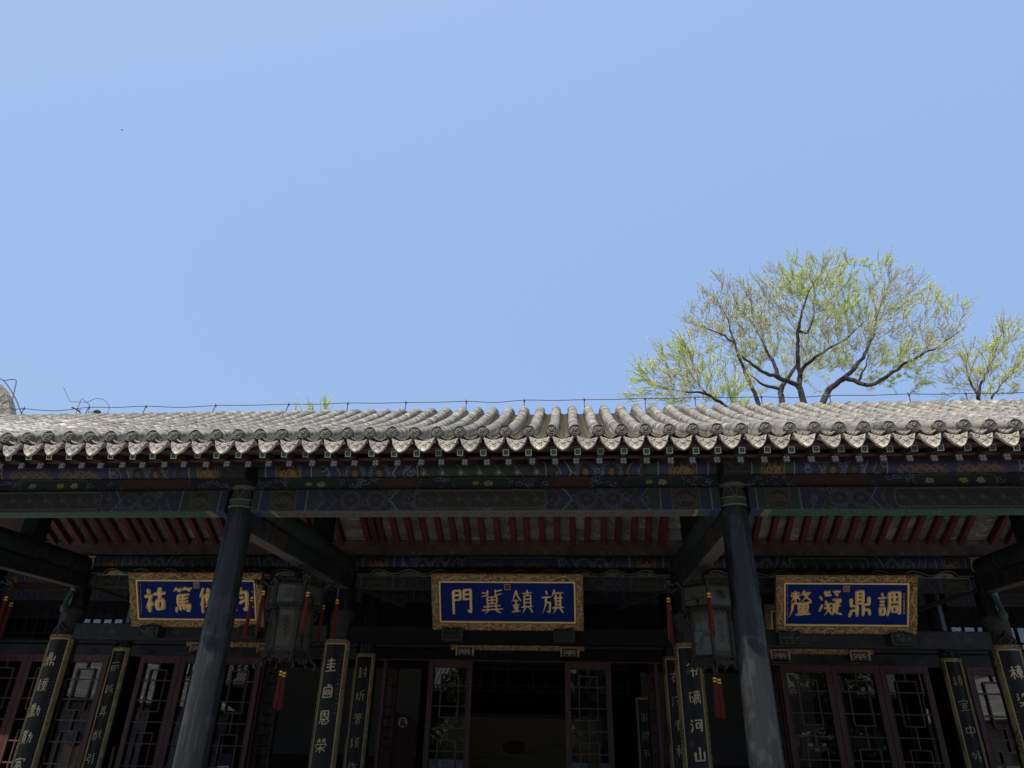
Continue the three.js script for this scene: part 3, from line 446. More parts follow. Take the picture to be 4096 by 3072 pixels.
  const dripG = merge([gridGeo(40, 30, (u, v) => { const t = u * 2 - 1, hw2 = half(v), x = t * hw2, top = -0.026 * (1 - Math.min(1, (x / 0.089) ** 2)), tip = -0.138, y = top * (1 - v) + tip * v, e = Math.max(smooth(0.8, 0.86, Math.abs(t)) * (1 - smooth(0.93, 0.99, Math.abs(t))), 0); return [x, y, 0.012 + 0.011 * e * (1 - v * 0.3) + 0.017 * relief(x, y) * (1 - smooth(0.78, 0.86, Math.abs(t))), x + 0.2, y + 0.2]; }),
    gridGeo(30, 1, (u, v) => { const t = u < 0.5 ? 1 - 4 * u : -3 + 4 * u, q = u < 0.5 ? u * 2 : (1 - u) * 2, x = (u < 0.5 ? -1 : 1) * half(q); const top = -0.026 * (1 - Math.min(1, (x / 0.089) ** 2)); return [x, top * (1 - q) - 0.138 * q, 0.012 - v * 0.016, u, v * 0.02]; }),
    gridGeo(12, 3, (u, v) => { const t = u * 2 - 1; return [t * 0.089, -0.026 * (1 - t * t) + 0.004, 0.014 - v * 0.14, u * 0.2, v * 0.14]; }),
    gridGeo(12, 1, (u, v) => { const t = u * 2 - 1; return [t * 0.089, -0.026 * (1 - t * t) + 0.004 - v * 0.016, -0.004, u * 0.2, v * 0.02]; })]);
  for (const i of rows) {
    const x = X0 + S0 * i;
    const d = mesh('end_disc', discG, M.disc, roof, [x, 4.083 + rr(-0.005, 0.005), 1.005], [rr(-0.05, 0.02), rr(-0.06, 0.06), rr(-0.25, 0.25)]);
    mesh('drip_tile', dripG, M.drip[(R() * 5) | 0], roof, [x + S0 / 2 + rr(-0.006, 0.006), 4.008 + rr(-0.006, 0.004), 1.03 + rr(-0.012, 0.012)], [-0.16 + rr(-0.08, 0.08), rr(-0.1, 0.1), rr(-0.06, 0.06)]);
  }
  // gable verge so that the roof ends are closed
  for (const s of [-1, 1]) mesh('verge', merge([gridGeo(1, 60, (u, v) => { const z = 1.0 - v * 5.6; return [s * 7.32, roofPath(z) - 0.4 * u, z]; })]), M.mortar, roof);
}
// main hall roof behind the porch, back wall, side walls, inner floor
mesh('main_roof', merge([box(15.2, 0.2, 6.2).rotateX(0.52).translate(0, 5.75, -6.9), box(15.2, 0.2, 3.2).rotateX(-0.52).translate(0, 6.4, -10.7)]), M.pan, hall);
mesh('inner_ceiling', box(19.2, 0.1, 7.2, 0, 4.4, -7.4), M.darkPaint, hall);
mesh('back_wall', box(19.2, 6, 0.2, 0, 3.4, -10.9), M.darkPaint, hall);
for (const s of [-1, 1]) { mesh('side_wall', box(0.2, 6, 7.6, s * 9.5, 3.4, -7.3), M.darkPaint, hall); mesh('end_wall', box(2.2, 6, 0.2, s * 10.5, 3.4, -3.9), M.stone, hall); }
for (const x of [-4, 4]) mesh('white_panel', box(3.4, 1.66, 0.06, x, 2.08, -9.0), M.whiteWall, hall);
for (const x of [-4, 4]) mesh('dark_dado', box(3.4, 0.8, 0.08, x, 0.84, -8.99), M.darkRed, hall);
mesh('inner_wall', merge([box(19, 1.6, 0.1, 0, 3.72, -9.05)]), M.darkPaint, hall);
{ // inner lattice transom above the screen
  const bars = []; const z = -8.0; for (const y of [2.45, 2.55, 2.86, 2.96]) bars.push(box(4.0, 0.028, 0.03, 0, y, z)); for (let x = -1.95; x <= 1.96; x += 0.26) bars.push(box(0.028, 0.54, 0.028, x, 2.7, z));
  mesh('inner_lattice', merge(bars), M.lintel, hall);
}

// door plane: lintel, transom lattice windows, door leaves
const latticeBar = (p, x, y, w, h, z) => mesh('lattice_bar', rbox(w, h, 0.028, 0.004, x, y, z), M.leafBar, p);
function doorLeaf(x0, x1, z, yT = 2.735, ry = 0) {
  const L = group('door_leaf', hall); L.position.set((x0 + x1) / 2, 0, z); L.rotation.y = ry; const w = x1 - x0, yB = 0.5, f = 0.075, iT = yT - 0.09, hw = w / 2;
  mesh('leaf_frame', merge([rbox(f, yT - yB, 0.06, 0.006, -hw + f / 2, (yT + yB) / 2, 0), rbox(f, yT - yB, 0.06, 0.006, hw - f / 2, (yT + yB) / 2, 0), rbox(w - 2 * f, 0.09, 0.058, 0.006, 0, yT - 0.045, 0), rbox(w - 2 * f, 0.12, 0.058, 0.006, 0, 0.56, 0)]), M.leaf, L);
  mesh('leaf_moulding', merge([rbox(0.014, yT - 0.66, 0.03, 0.004, -hw + f + 0.007, (iT + 0.62) / 2, 0.02), rbox(0.014, yT - 0.66, 0.03, 0.004, hw - f - 0.007, (iT + 0.62) / 2, 0.02), rbox(w - 2 * f, 0.014, 0.03, 0.004, 0, iT - 0.007, 0.021)]), M.leafBar, L);
  const b = 0.02, iw = w - 2 * f, g = 0.145;
  for (const y of [2.366, 2.06, 1.743, 1.428, 1.116, 0.80]) latticeBar(L, 0, y - 2.735 + yT, iw, b, 0);
  for (const [t, u] of [[2.525, 1.897], [1.582, 0.955]]) { const a = t - 2.735 + yT, c = u - 2.735 + yT; for (const s of [-1, 1]) latticeBar(L, s * g, (a + c) / 2, b, a - c, 0.003); latticeBar(L, 0, a, 2 * g, b, 0.0025); latticeBar(L, 0, c, 2 * g, b, 0.0025); }
  latticeBar(L, 0, (iT + 2.525 - 2.735 + yT) / 2, b, iT - 2.525 + 2.735 - yT, 0.002); latticeBar(L, 0, (1.897 + 1.582) / 2 - 2.735 + yT, b, 0.315, 0.002);
  mesh('glass_pane', new THREE.BoxGeometry(iw + 0.01, iT - 0.62, 0.004).translate(0, (iT + 0.62) / 2, -0.026), M.glass, L);
  return L;
}
const zL = -5.28;
for (const [a, b] of [[-6.37, -5.66], [-5.655, -4.945], [-4.94, -4.25], [-1.435, -0.715], [0.775, 1.51], [4.14, 4.915], [4.92, 5.64], [5.645, 6.375], [-9.10, -8.385], [-8.38, -7.67], [-7.665, -6.93], [6.93, 7.665], [7.67, 8.38], [8.385, 9.1]]) doorLeaf(a, b, zL);
for (const [x, ry] of [[-4.2, 1.45], [4.1, -1.45], [-2.15, 1.5], [2.2, -1.5]]) { const L = doorLeaf(-0.35, 0.35, zL); L.position.set(x, 0, zL - 0.38); L.rotation.y = ry; }
for (const [a, b] of [[-9.4, -SB], [-SB, -HB], [-HB, HB], [HB, SB], [SB, 9.4]]) {
  const c = (a + b) / 2, L = b - a - 0.3;
  mesh('door_lintel', rbox(L, 0.165, 0.13, 0.012, c, 2.832, -5.3), Math.abs(c) > 3 ? M.lintel : M.darkPaint, hall);
  mesh('transom_sill', rbox(L, 0.05, 0.1, 0.008, c, 2.955, -5.3), M.lintel, hall);
  const T = group('transom_window', hall); T.position.set(c, 0, -5.3);
  for (const y of [3.0, 3.1, 3.45, 3.58]) mesh('rail', rbox(L, 0.026, 0.03, 0.004, 0, y, 0), M.darkPaint, T);
  const n = Math.round(L / 0.2); for (let i = 0; i <= n; i++) mesh('mullion', rbox(0.024, 0.6, 0.028, 0.004, -L / 2 + i * L / n, 3.28, 0.001), M.darkPaint, T);
  const outer = Math.abs(c) > 7, gh = outer ? 0.37 : 0.12; mesh('glass_pane', new THREE.BoxGeometry(L, gh, 0.004).translate(0, 2.98 + gh / 2, -0.02), M.glass, T);
  mesh('board', box(L, 0.62 - gh, 0.02, 0, 3.585 - (0.62 - gh) / 2, -0.012), M.darkPaint, T);
  mesh('painted_beam', faceBox(L, 0.2, 0.14), matB[1], hall, [c, 3.74, -5.3]);
  mesh('beam_strip', rbox(L, 0.05, 0.12, 0.008, c, 3.615, -5.3), M.darkPaint, hall);
  mesh('painted_board', faceBox(L, 0.1, 0.1), M.redBoard, hall, [c, 3.89, -5.3]);
  mesh('painted_purlin', roundBeam(L, 0.14), matP[1], hall, [c, 4.07, -5.32]);
  mesh('door_head', rbox(L, 0.02, 0.1, 0.004, c, 2.742, -5.3), M.leaf, hall);
}
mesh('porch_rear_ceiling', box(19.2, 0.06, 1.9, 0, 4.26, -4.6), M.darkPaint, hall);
//@@OBJECTS
// ---------------------------------------------------------------- brush characters: strokes as xxyy points, '/' between strokes
const RAD = {
  mouth: '1515 1585/1515 8515 8585/1585 8585', sun: '1808 1892/1808 8208 8292/1850 8250/1892 8292', eye: '2005 2095/2005 8005 8095/2035 8035/2065 8065/2095 8095', field: '1010 1090/1010 9010 9090/1050 9050/5010 5090/1090 9090',
  earth: '1538 8538/5005 5092/0592 9592', tree: '0535 9535/5005 5098/4838 2065 0280/5238 7560 9882', grain: '7505 2515/0538 9538/5012 5098/4840 2068 0282/5240 7562 9882',
  metal: '5002 2535 0250/5002 7030 9848/2545 7545/1565 8565/5045 5092/3070 3785/7070 6285/0892 9292', speech: '4502 5512/0522 9522/2538 7538/2552 7552/2566 2595/2566 7566 7595/2595 7595', water: '2508 5022/1035 4050/1095 5060',
  man: '7002 4540 1060/4838 4898', step: '7002 4022 1535/7528 4552 1068/4850 4898', bamboo: '2005 0550/1228 4828/3030 3860/6505 5250/5828 9828/7830 8660',
  horse: '2005 2062/2005 8505/5005 5062/2024 7824/2043 7843/2062 8862 8498 6890/1072 0895/3072 3488/5070 5586/6868 7682', force: '1030 8530 8092 6082/4805 4550 0898', inch: '0530 9530/6805 6895 4585/2550 4070', shell: '2205 2272/2205 7805 7872/2228 7828/2250 7850/2272 7872/3878 0898/6078 9298',
  rite: '3505 5518/0532 7532 4060 0880/4855 4898/5858 8072', true_: '1015 9015/5002 5025/2525 2570/2525 7825 7870/2540 7840/2555 7855/0572 9572/3575 0898/6575 9598', square: '4502 5515/0528 9528/4530 4060 0898/4552 8552 7895 5588', that: '2035 9035/3522 3575/7222 7275/3548 7248/3562 7262/0875 9875/3878 1298/6878 9598',
  wei: '1018 9018/0540 9540/5002 5098/4842 0590/5242 9580', tap: '3502 0540/2025 9525/7528 4565 0598/3035 6570 9898', li: '2005 2055/2005 8005 8055/2030 8030/2055 8055/5005 5092/1572 8572/0292 9892', zhou: '1505 1560 0298/1505 9005 9095 7588/2825 7525/5012 5045/2245 8245/3562 3585/3562 7062 7085/3585 7085',
  heart: '2068 0890/3568 4092 7592 8080/5265 5878/7862 9278', silk: '4502 1525 4525/6515 1545 6540/4545 4595 3088/2560 1085/6558 8080', duty: '1008 9008/1522 8522/5001 5036/0536 9536', roofr: '5002 5010/0812 0528/0812 9412 8828', stoner: '0510 9510/4510 0560/3045 3088/3045 8545 8588/3088 8588',
};
// a character: list of [radical or strokes, x, y, w, h]
const GLYPH = {
  祜: [['rite', 0, 5, 42, 92], ['0525 9525/5002 5050', 44, 5, 54, 90], ['mouth', 50, 48, 42, 48]], 篤: [['bamboo', 5, 0, 90, 28], ['horse', 12, 28, 80, 72]],
  衡: [['step', 0, 0, 28, 100], ['3502 1525/2512 7012 6025/1525 1565/1525 8525 8565/1545 8545/1565 8565/5025 5065/0575 9575/5068 0598/5272 9598', 28, 2, 42, 96], ['1015 9015/0540 9540/5540 5595 3088', 70, 5, 28, 90]],
  鈞: [['metal', 0, 5, 45, 92], ['3502 0545/2522 9022 8595 6088/3042 6042/2565 6555', 46, 0, 52, 98]], 門: [['1005 1098/1005 4205 4242/1023 4223/1042 4242/5805 9005 9098 7588/5805 5842/5823 9023/5842 9042', 0, 0, 100, 100]],
  冀: [['3003 3026/0512 3012/0526 3022/6503 6526/6510 9506/6526 9520', 0, 0, 100, 100], ['field', 22, 28, 56, 32], ['3060 3080/6860 6880/1068 8868/0282 9882/3584 1598/6484 8898', 0, 0, 100, 100]],
  鎮: [['metal', 0, 0, 44, 94], ['true_', 46, 2, 54, 96]], 旗: [['square', 0, 2, 46, 94], ['2502 0528/1816 9816', 46, 0, 52, 98], ['that', 46, 2, 54, 96]],
  釐: [['wei', 5, 0, 44, 46], ['tap', 50, 0, 46, 46], ['1050 9550/1550 1275 0099', 0, 0, 100, 100], ['li', 28, 55, 65, 44]],
  凝: [['2515 6030/1585 6555', 0, 8, 24, 82], ['7508 1525/1502 1545 8045 8535', 25, 0, 32, 38], ['3002 0530/1522 9522/0550 9550/5022 4570 0598/5255 9095', 24, 40, 34, 56], ['1008 8508 4530/3022 6035', 60, 0, 38, 60], ['1008 8808 7530/5008 5080/5045 8545/2030 2062 0895/2065 5090 9898', 58, 32, 42, 66]],
  鼎: [['eye', 28, 0, 44, 52], ['1230 1258 3858/3858 3898/1276 3876/1278 0598/8828 8856 6456/6456 6498/6476 9076/8876 9298', 0, 0, 100, 100]], 調: [['speech', 0, 5, 36, 90], ['zhou', 40, 2, 58, 96]],
  鐘: [['metal', 0, 5, 42, 92], ['5002 5010/1012 9012/3016 3626/7016 6426/0530 9530/2238 2268/2238 7838 7868/2253 7853/2268 7868/5038 5094/1580 8580/0295 9895', 44, 0, 55, 98]],
  勳: [['8002 2008/0516 9516/2024 2046/2024 8024 8046/5008 5072/2046 8046/1558 8558/0572 9572/1080 0398/3580 3895/6080 6595/8480 9595', 0, 0, 60, 98], ['force', 60, 15, 38, 80]],
  勩: [['0515 9515/2002 2030/5002 5028/8002 8028/2030 8030', 0, 0, 58, 98], ['shell', 5, 36, 50, 62], ['force', 60, 15, 38, 80]], 富: [['roofr', 0, 0, 100, 100], ['3028 7028', 0, 0, 100, 100], ['mouth', 26, 32, 48, 24], ['field', 15, 56, 70, 42]],
  節: [['bamboo', 5, 0, 90, 30], ['2005 2060/2005 8005 8055/2030 8030/2055 8055/2060 2095 6585/6070 9098', 0, 32, 52, 66], ['1010 8510 8560 6055/1510 1598', 55, 32, 43, 66]], 鉞: [['metal', 0, 5, 42, 92], ['0825 7525/5002 5560 9595 9880/9045 4598/1525 1578 4562/7008 8818', 44, 0, 55, 98]],
  昇: [['sun', 24, 0, 52, 40], ['6002 1520/0548 9548/3815 3560 0598/7005 7098', 0, 42, 98, 58]], 猷: [['2502 3512/7502 6512/0520 9520/1532 1595/1532 8532 8595/4020 3850 2558/6020 6250 7855/1575 8575/1595 8595', 0, 0, 55, 98], ['0532 9532/4805 4550 0598/5040 7065 9898/7010 8520', 56, 0, 44, 98]],
  引: [['1008 8008 8035/1035 8035/1035 0862 8562/8562 7595 4588', 0, 5, 52, 90], ['5002 5098', 62, 0, 30, 100]], 圭: [['earth', 8, 0, 84, 48], ['earth', 2, 48, 96, 50]], 卣: [['5002 5022/5012 8012/1025 1095/1025 8825 8895/1095 8895/3045 3075/3045 7045 7075/3060 7060/3075 7075', 5, 0, 90, 100]],
  恩: [['1503 1560/1503 8503 8560/1560 8560/2822 7222/5010 4535 2852/5230 7252', 5, 0, 90, 100], ['heart', 0, 0, 100, 100]], 榮: [['2508 1825/4208 3525/3303 3320 1835/3420 4832/6508 5825/8208 7525/7303 7320 5835/7420 8832/0842 0555/0842 9442 8855', 0, 0, 100, 100], ['tree', 10, 48, 80, 50]],
  封: [['earth', 0, 0, 50, 48], ['earth', 0, 48, 52, 48], ['inch', 52, 0, 46, 98]], 圻: [['earth', 0, 20, 42, 65], ['8005 2518/2018 1860 0598/2042 9542/6542 6598', 45, 3, 53, 95]], 著: [['0512 9512/3202 3222/6802 6822/1532 8532/5022 5045/0545 9545/8525 4565 0590', 0, 0, 100, 100], ['sun', 32, 55, 48, 43]],
  績: [['silk', 0, 5, 40, 90], ['duty', 44, 2, 55, 96], ['shell', 50, 40, 44, 58]], 作: [['man', 0, 0, 36, 98], ['3502 0545/2525 9525/4525 4598/4548 8548/4570 8570', 35, 0, 62, 98]], 裏: [['5002 5012/0520 9520/4822 0570/3045 2895 4580/8035 5055/4545 7075 9895', 0, 0, 100, 100]],
  浣: [['water', 0, 5, 28, 90], ['roofr', 30, 2, 68, 96], ['3032 7032/1050 9050/3852 3575 0598/6252 6090 9590 9478', 30, 2, 68, 96]], 春: [['1512 8512/2026 8026/0540 9540/5002 4840 0570/5540 9568', 0, 0, 100, 100], ['sun', 32, 54, 40, 44]], 利: [['grain', 0, 0, 55, 98], ['2015 2065/7002 7095 5085', 60, 5, 38, 92]],
  帶: [['0515 9515/2202 2222/4002 4025/6002 6025/8002 8022/0838 0550/0838 9438 8852/2055 2085/2055 8055 8085 7080/5042 5099', 0, 0, 100, 100]], 礪: [['stoner', 0, 8, 38, 85], ['1008 9508/1508 1260 0298/3016 9016/4512 4522/7012 7022/3028 3052/3028 8828 8852/3040 8840/3052 8852/5828 5885/2560 2598/2560 9060 9095 7888/4080 7580', 40, 2, 58, 96]],
  河: [['water', 0, 5, 28, 90], ['0212 9812/8012 8092 6085/1532 1568/1532 5532 5568/1568 5568', 32, 5, 66, 92]], 山: [['5005 5088/1535 1588 8588/8535 8590', 0, 0, 100, 100]], 宣: [['roofr', 0, 0, 100, 100], ['1535 8535', 0, 0, 100, 100], ['sun', 26, 44, 48, 38], ['0592 9592', 0, 0, 100, 100]], 中: [['1025 1065/1025 8825 8865/1065 8865/5002 5098', 0, 0, 100, 100]],
  外: [['4502 0845/4025 8525 7060 1098/3045 5560', 0, 5, 52, 90], ['3502 3598/3545 8565', 54, 0, 46, 98]], 棟: [['tree', 0, 5, 44, 92], ['0515 9515/5002 5098/1830 1862/1830 8230 8262/1846 8246/1862 8262/4865 0590/5265 9590', 42, 2, 56, 96]], 梁: [['water', 0, 0, 28, 50], ['1515 7515 6560 4555/4005 0562/8825 9540/0830 1845', 30, 0, 65, 48], ['tree', 5, 46, 90, 52]],
  俯: [['man', 0, 0, 36, 98], ['5002 5012/1014 9514/1515 1260 0298/4025 2550/3548 3598/5045 9545/7525 7595 6088/5560 6572', 34, 2, 64, 96]], 仰: [['man', 0, 0, 36, 98], ['4008 1018 1082 4568/5212 9012 9065 7560/5512 5598', 34, 2, 64, 96]], 不: [['0510 9510/5510 3045 0565/5030 5098/6040 9565', 0, 0, 100, 100]], 民: [['1508 8008 8035/1508 1592 4075/1535 8535/1562 9062/5035 6080 9595 9678', 0, 0, 100, 100]], 馬: [['horse', 5, 0, 90, 100]],
  十: [['0550 9550/5005 5095', 0, 0, 100, 100]], 八: [['3520 0590/5510 9590', 0, 0, 100, 100]], 年: [['3502 0535/1525 9525/2548 8548/2525 2572/0272 9872/5525 5599', 0, 0, 100, 100]], 五: [['1010 9010/4510 3590/1848 7548 7590/0590 9590', 0, 0, 100, 100]], 月: [['2505 2260 0598/2505 8005 8095 6590/2535 8035/2562 8062', 0, 0, 100, 100]], 日: [['sun', 0, 0, 100, 100]], 初: [['3505 5018/0532 7532 4060 0580/4855 4898/5558 7568', 0, 0, 50, 100], ['1015 8515 8090 6085/4515 4060 0595', 48, 0, 52, 100]], 光: [['5002 5040/1512 2832/8510 7032/0542 9542/3542 3275 0598/6242 6090 9590 9478', 0, 0, 100, 100]], 皇: [['4502 3812/2512 2545/2512 7812 7845/2528 7828/2545 7845/1558 8558/2075 8075/5058 5092/0592 9592', 0, 0, 100, 100]], 上: [['5005 5090/5045 8545/0590 9590', 0, 0, 100, 100]],
};
function strokesOf(ch) {
  const out = [];
  for (const [s, x, y, w, h] of GLYPH[ch]) for (const st of (RAD[s] || s).split('/')) out.push(st.trim().split(/\s+/).map((p) => [(x + (+p.slice(0, 2) / 99) * w) / 100, (y + (+p.slice(2, 4) / 99) * h) / 100]));
  return out;
}
// raised brush strokes of one character; map(u right, v up, h out) puts them on the board
function glyphGeo(ch, cx, cy, sw, sh, weight, height, map) {
  const pos = [], idx = [], q = rng(ch.codePointAt(0)), prof = [[-1, 0], [-0.8, 0.6], [-0.3, 0.97], [0.3, 0.97], [0.8, 0.6], [1, 0]];
  const nS = GLYPH[ch].reduce((a, [s]) => a + (RAD[s] || s).split('/').length, 0), wgt = weight * Math.max(0.62, Math.min(1.25, 1.5 - nS * 0.045));
  for (const st of strokesOf(ch)) {
    const P = []; for (let i = 0; i < st.length - 1; i++) { const [a, b] = [st[i], st[i + 1]], n = Math.max(2, Math.ceil(Math.hypot(b[0] - a[0], b[1] - a[1]) / 0.07)); for (let k = i ? 1 : 0; k <= n; k++) { const t = k / n, bend = Math.sin(t * Math.PI) * 0.012 * (q() < 0.5 ? 1 : 0.4); P.push([a[0] + (b[0] - a[0]) * t + bend * Math.sign(b[1] - a[1]) * 0.3, a[1] + (b[1] - a[1]) * t - bend * 0.6]); } }
    const s0 = st[st.length - 2], s1 = st[st.length - 1], dx = s1[0] - s0[0], dy = s1[1] - s0[1], taper = (dx < -0.08 && dy > 0.08) ? 0.22 : 0.85, base = pos.length / 3, n = P.length;
    for (let i = 0; i < n; i++) {
      const a = P[Math.max(0, i - 1)], b = P[Math.min(n - 1, i + 1)], l = Math.hypot(b[0] - a[0], b[1] - a[1]) || 1, nx = -(b[1] - a[1]) / l, ny = (b[0] - a[0]) / l, t = i / (n - 1), horiz = Math.abs(b[0] - a[0]) / l;
      let w = wgt * (1 - 0.28 * horiz) * (1 - (1 - taper) * smooth(0.35, 1, t)) * (1 + 0.25 * Math.exp(-t * t * 60) + (taper > 0.5 ? 0.2 * Math.exp(-(1 - t) * (1 - t) * 60) : 0)) * (0.94 + q() * 0.12);
      if (i === 0 || i === n - 1) w *= 0.55;
      const px = P[i][0] + (i === 0 ? -0.4 : i === n - 1 ? 0.4 : 0) * (b[0] - a[0]) / l * wgt * 0.9, py = P[i][1] + (i === 0 ? -0.4 : i === n - 1 ? 0.4 : 0) * (b[1] - a[1]) / l * wgt * 0.9;
      for (const [o, hh] of prof) { const gx = px + nx * o * w, gy = py + ny * o * w; const u = cx + (gx - 0.5) * sw, v = cy + (0.5 - gy) * sh + (gx - 0.5) * sw * 0.09; const m = map(u, v, hh * height * (i === 0 || i === n - 1 ? 0.35 : 1)); pos.push(m.x, m.y, m.z); }
    }
    for (let i = 0; i < n - 1; i++) for (let k = 0; k < 5; k++) { const a = base + i * 6 + k, b = a + 1, c = a + 6, d = c + 1; idx.push(a, b, d, a, d, c); }
  }
  const g = new THREE.BufferGeometry(); g.setAttribute('position', new THREE.Float32BufferAttribute(pos, 3)); g.setAttribute('uv', new THREE.Float32BufferAttribute(pos.filter((_, i) => i % 3 < 2), 2)); g.setIndex(idx); g.computeVertexNormals(); return g;
}
const scribbleTexts = (map, x, y0, y1, size, txt, weight = 0.07) => { const n = txt.length, list = []; for (let i = 0; i < n; i++) { const v = y0 + (y1 - y0) * (i + 0.5) / n; list.push(glyphGeo(txt[i], x, v, size, size, weight, 0.002, map)); } return merge(list); };
const marks = (map, x, y0, y1, n, size, seed) => { const q = rng(seed), list = []; for (let i = 0; i < n; i++) { const v = y0 + (y1 - y0) * (i + 0.5) / n; for (let k = 0; k < 3; k++) { const a = map(x + (q() - 0.5) * size, v + (q() - 0.5) * size, 0.002), b = map(x + (q() - 0.5) * size, v + (q() - 0.5) * size, 0.002); if (a.distanceTo(b) > size * 0.15) list.push(bar(a, b, size * 0.11, 0.002)); } } return merge(list); };

// ---------------------------------------------------------------- name plaques
const PLQ_TOP = V(0, 3.722, -3.2), PLQ_BOT = V(0, 3.015, -3.62);
function carving(w, h, seed, amp = 0.016) {              // a dragon and clouds in relief, on a strip w x h centred on the origin
  const q = rng(seed), L = Math.max(w, h), T = Math.min(w, h), list = [], n = Math.max(1, Math.round(L / 0.5));
  for (let k = 0; k < n; k++) {
    const c = (k + 0.5) / n * L - L / 2, pts = []; const ph = q() * 6; for (let i = 0; i <= 16; i++) { const t = i / 16; pts.push(V(c + (t - 0.5) * L / n * 0.82, Math.sin(t * 9 + ph) * T * 0.24, amp * 0.35)); }
    list.push(tube(pts, T * 0.105, 40, 6).scale(1, 1, 0.8));
    const s = k < n / 2 ? 1 : -1; list.push(new THREE.SphereGeometry(T * 0.2, 8, 6).scale(1.2, 0.9, 0.6).translate(c + s * L / n * 0.4, (q() - 0.5) * T * 0.3, amp * 0.3));
  }
  for (let k = 0; k < L / T * 13; k++) { const a = new THREE.SphereGeometry(T * (0.05 + 0.06 * q()), 6, 4).scale(1 + q(), 1, 0.6); a.rotateZ(q() * 6); a.translate((q() - 0.5) * L * 0.98, (q() - 0.5) * T * 0.84, amp * 0.1 * q()); list.push(a); }
  for (let k = 0; k < L / T * 5; k++) { const x = (q() - 0.5) * L * 0.97, y = (q() - 0.5) * T * 0.7, a = q() * 6; list.push(tube([V(x, y, 0.002), V(x + Math.cos(a) * T * 0.12, y + Math.sin(a) * T * 0.12, 0.006), V(x + Math.cos(a + 0.9) * T * 0.22, y + Math.sin(a + 0.9) * T * 0.22, 0.002)], T * 0.022, 6, 4)); }
  const g = merge(list); if (h > w) g.rotateZ(Math.PI / 2); return g;
}
const sealTex = (seed, dark) => canvasTex(64, 64, (x) => { const q = rng(seed); x.fillStyle = '#c9a882'; x.fillRect(0, 0, 64, 64); x.fillStyle = dark ? '#2a1c1e' : '#4a1e22'; x.fillRect(5, 5, 54, 54); x.strokeStyle = dark ? '#4a383a' : '#b5967a'; x.lineWidth = 4; for (let k = 0; k < 9; k++) { const cx = 14 + (k % 3) * 17, cy = 14 + (k / 3 | 0) * 17; x.beginPath(); x.moveTo(cx - 6, cy - 5); x.lineTo(cx + 6, cy - 5); x.lineTo(cx + 6 * q(), cy + 6); x.stroke(); x.beginPath(); x.moveTo(cx - 6, cy + 4 * q()); x.lineTo(cx + 6, cy + 5 * q()); x.stroke(); } });
function plaque(name, label, cx, w, text, opt = {}) {
  const top = (opt.top || PLQ_TOP).clone(), bot = (opt.bot || PLQ_BOT).clone(), h = top.distanceTo(bot), tilt = Math.atan2(top.z - bot.z, top.y - bot.y);
  const P = thing(name, label, 'plaque', [cx, bot.y, bot.z], opt.group); P.rotation.x = tilt;
  const b = opt.border || 0.112, in0 = h - 2 * b, iw = w - 2 * b, m = (u, v, q) => V(u, v + h / 2, 0.042 + q);
  mesh('board', rbox(w - 0.04, h - 0.04, 0.05, 0.004, 0, h / 2, 0.005), M.darkRed, P);
  mesh('blue_field', rbox(iw, in0, 0.02, 0.002, 0, h / 2, 0.032), M.blue, P);
  for (const [x, y, ww, hh] of [[0, h - b / 2, w, b], [0, b / 2, w, b], [-w / 2 + b / 2, h / 2, b, in0], [w / 2 - b / 2, h / 2, b, in0]]) {
    const horizontal = ww > hh, f = mesh('gilt_border', rbox(ww, hh, 0.075, 0.008, x, y, 0.03), M.goldDark, P);
    mesh('dragon_carving', carving(ww, hh, (cx * 7 + x * 31 + y * 17 + 900) | 0).translate(x, y, 0.068), M.gold[0], f);
  }
  for (const [x, y, ww, hh] of [[0, h / 2 + in0 / 2 - 0.009, iw, 0.022], [0, h / 2 - in0 / 2 + 0.009, iw, 0.022], [-iw / 2 + 0.009, h / 2, 0.022, in0 - 0.036], [iw / 2 - 0.009, h / 2, 0.022, in0 - 0.036]]) mesh('inner_fillet', rbox(ww, hh, 0.03, 0.005, x, y, 0.055), M.goldChar, P);
  const n = text.length; for (let i = 0; i < n; i++) if (text[i] !== ' ') mesh('character', glyphGeo(text[i], (opt.shift || 0) + (i - (n - 1) / 2) * (opt.pitch || 0.43), opt.dy || 0, opt.size || 0.31, (opt.size || 0.31) * 1.14, opt.weight || 0.07, opt.relief || 0.02, m), M.goldChar, P);
  if (opt.seal) { mesh('seal', new THREE.BoxGeometry(0.085, 0.085, 0.006), std(lin(0.8, 0.8, 0.8), { map: sealTex(opt.seal, opt.seal < 3), roughness: 0.6 }), P, [0.01, h / 2 + in0 / 2 - 0.085, 0.046]); }
  if (opt.left) mesh('inscription', marks(m, -iw / 2 + 0.05, in0 / 2 - 0.04, -in0 / 2 + 0.06, 26, 0.016, 5), M.goldChar, P).userData.kind = 'stuff';
  if (opt.right) mesh('inscription', scribbleTexts(m, iw / 2 - 0.055, in0 / 2 - 0.14, -0.14, 0.026, opt.right), M.goldChar, P).userData.kind = 'stuff';
  return P;
}
plaque('name_plaque', 'carved gilt frame and blue field reading 門冀鎮旗, over the open centre door', -0.012, 2.16, '門冀鎮旗', { seal: 1, weight: 0.058, relief: 0.016, size: 0.31, pitch: 0.43 });
plaque('name_plaque', 'carved gilt frame and blue field reading 祜篤衡鈞, partly behind the left black column', -4.6, 2.04, '祜篤衡鈞', { seal: 4, weight: 0.1, relief: 0.028, size: 0.325, pitch: 0.42, left: 1, right: '光年月日' });
plaque('name_plaque', 'carved gilt frame and blue field reading 釐凝鼎調, right of the right black column', 4.635, 1.87, '釐凝鼎調', { seal: 5, weight: 0.088, relief: 0.026, size: 0.305, pitch: 0.392, shift: -0.01, dy: 0.01, left: 1, right: '光十八年五月初五日' });
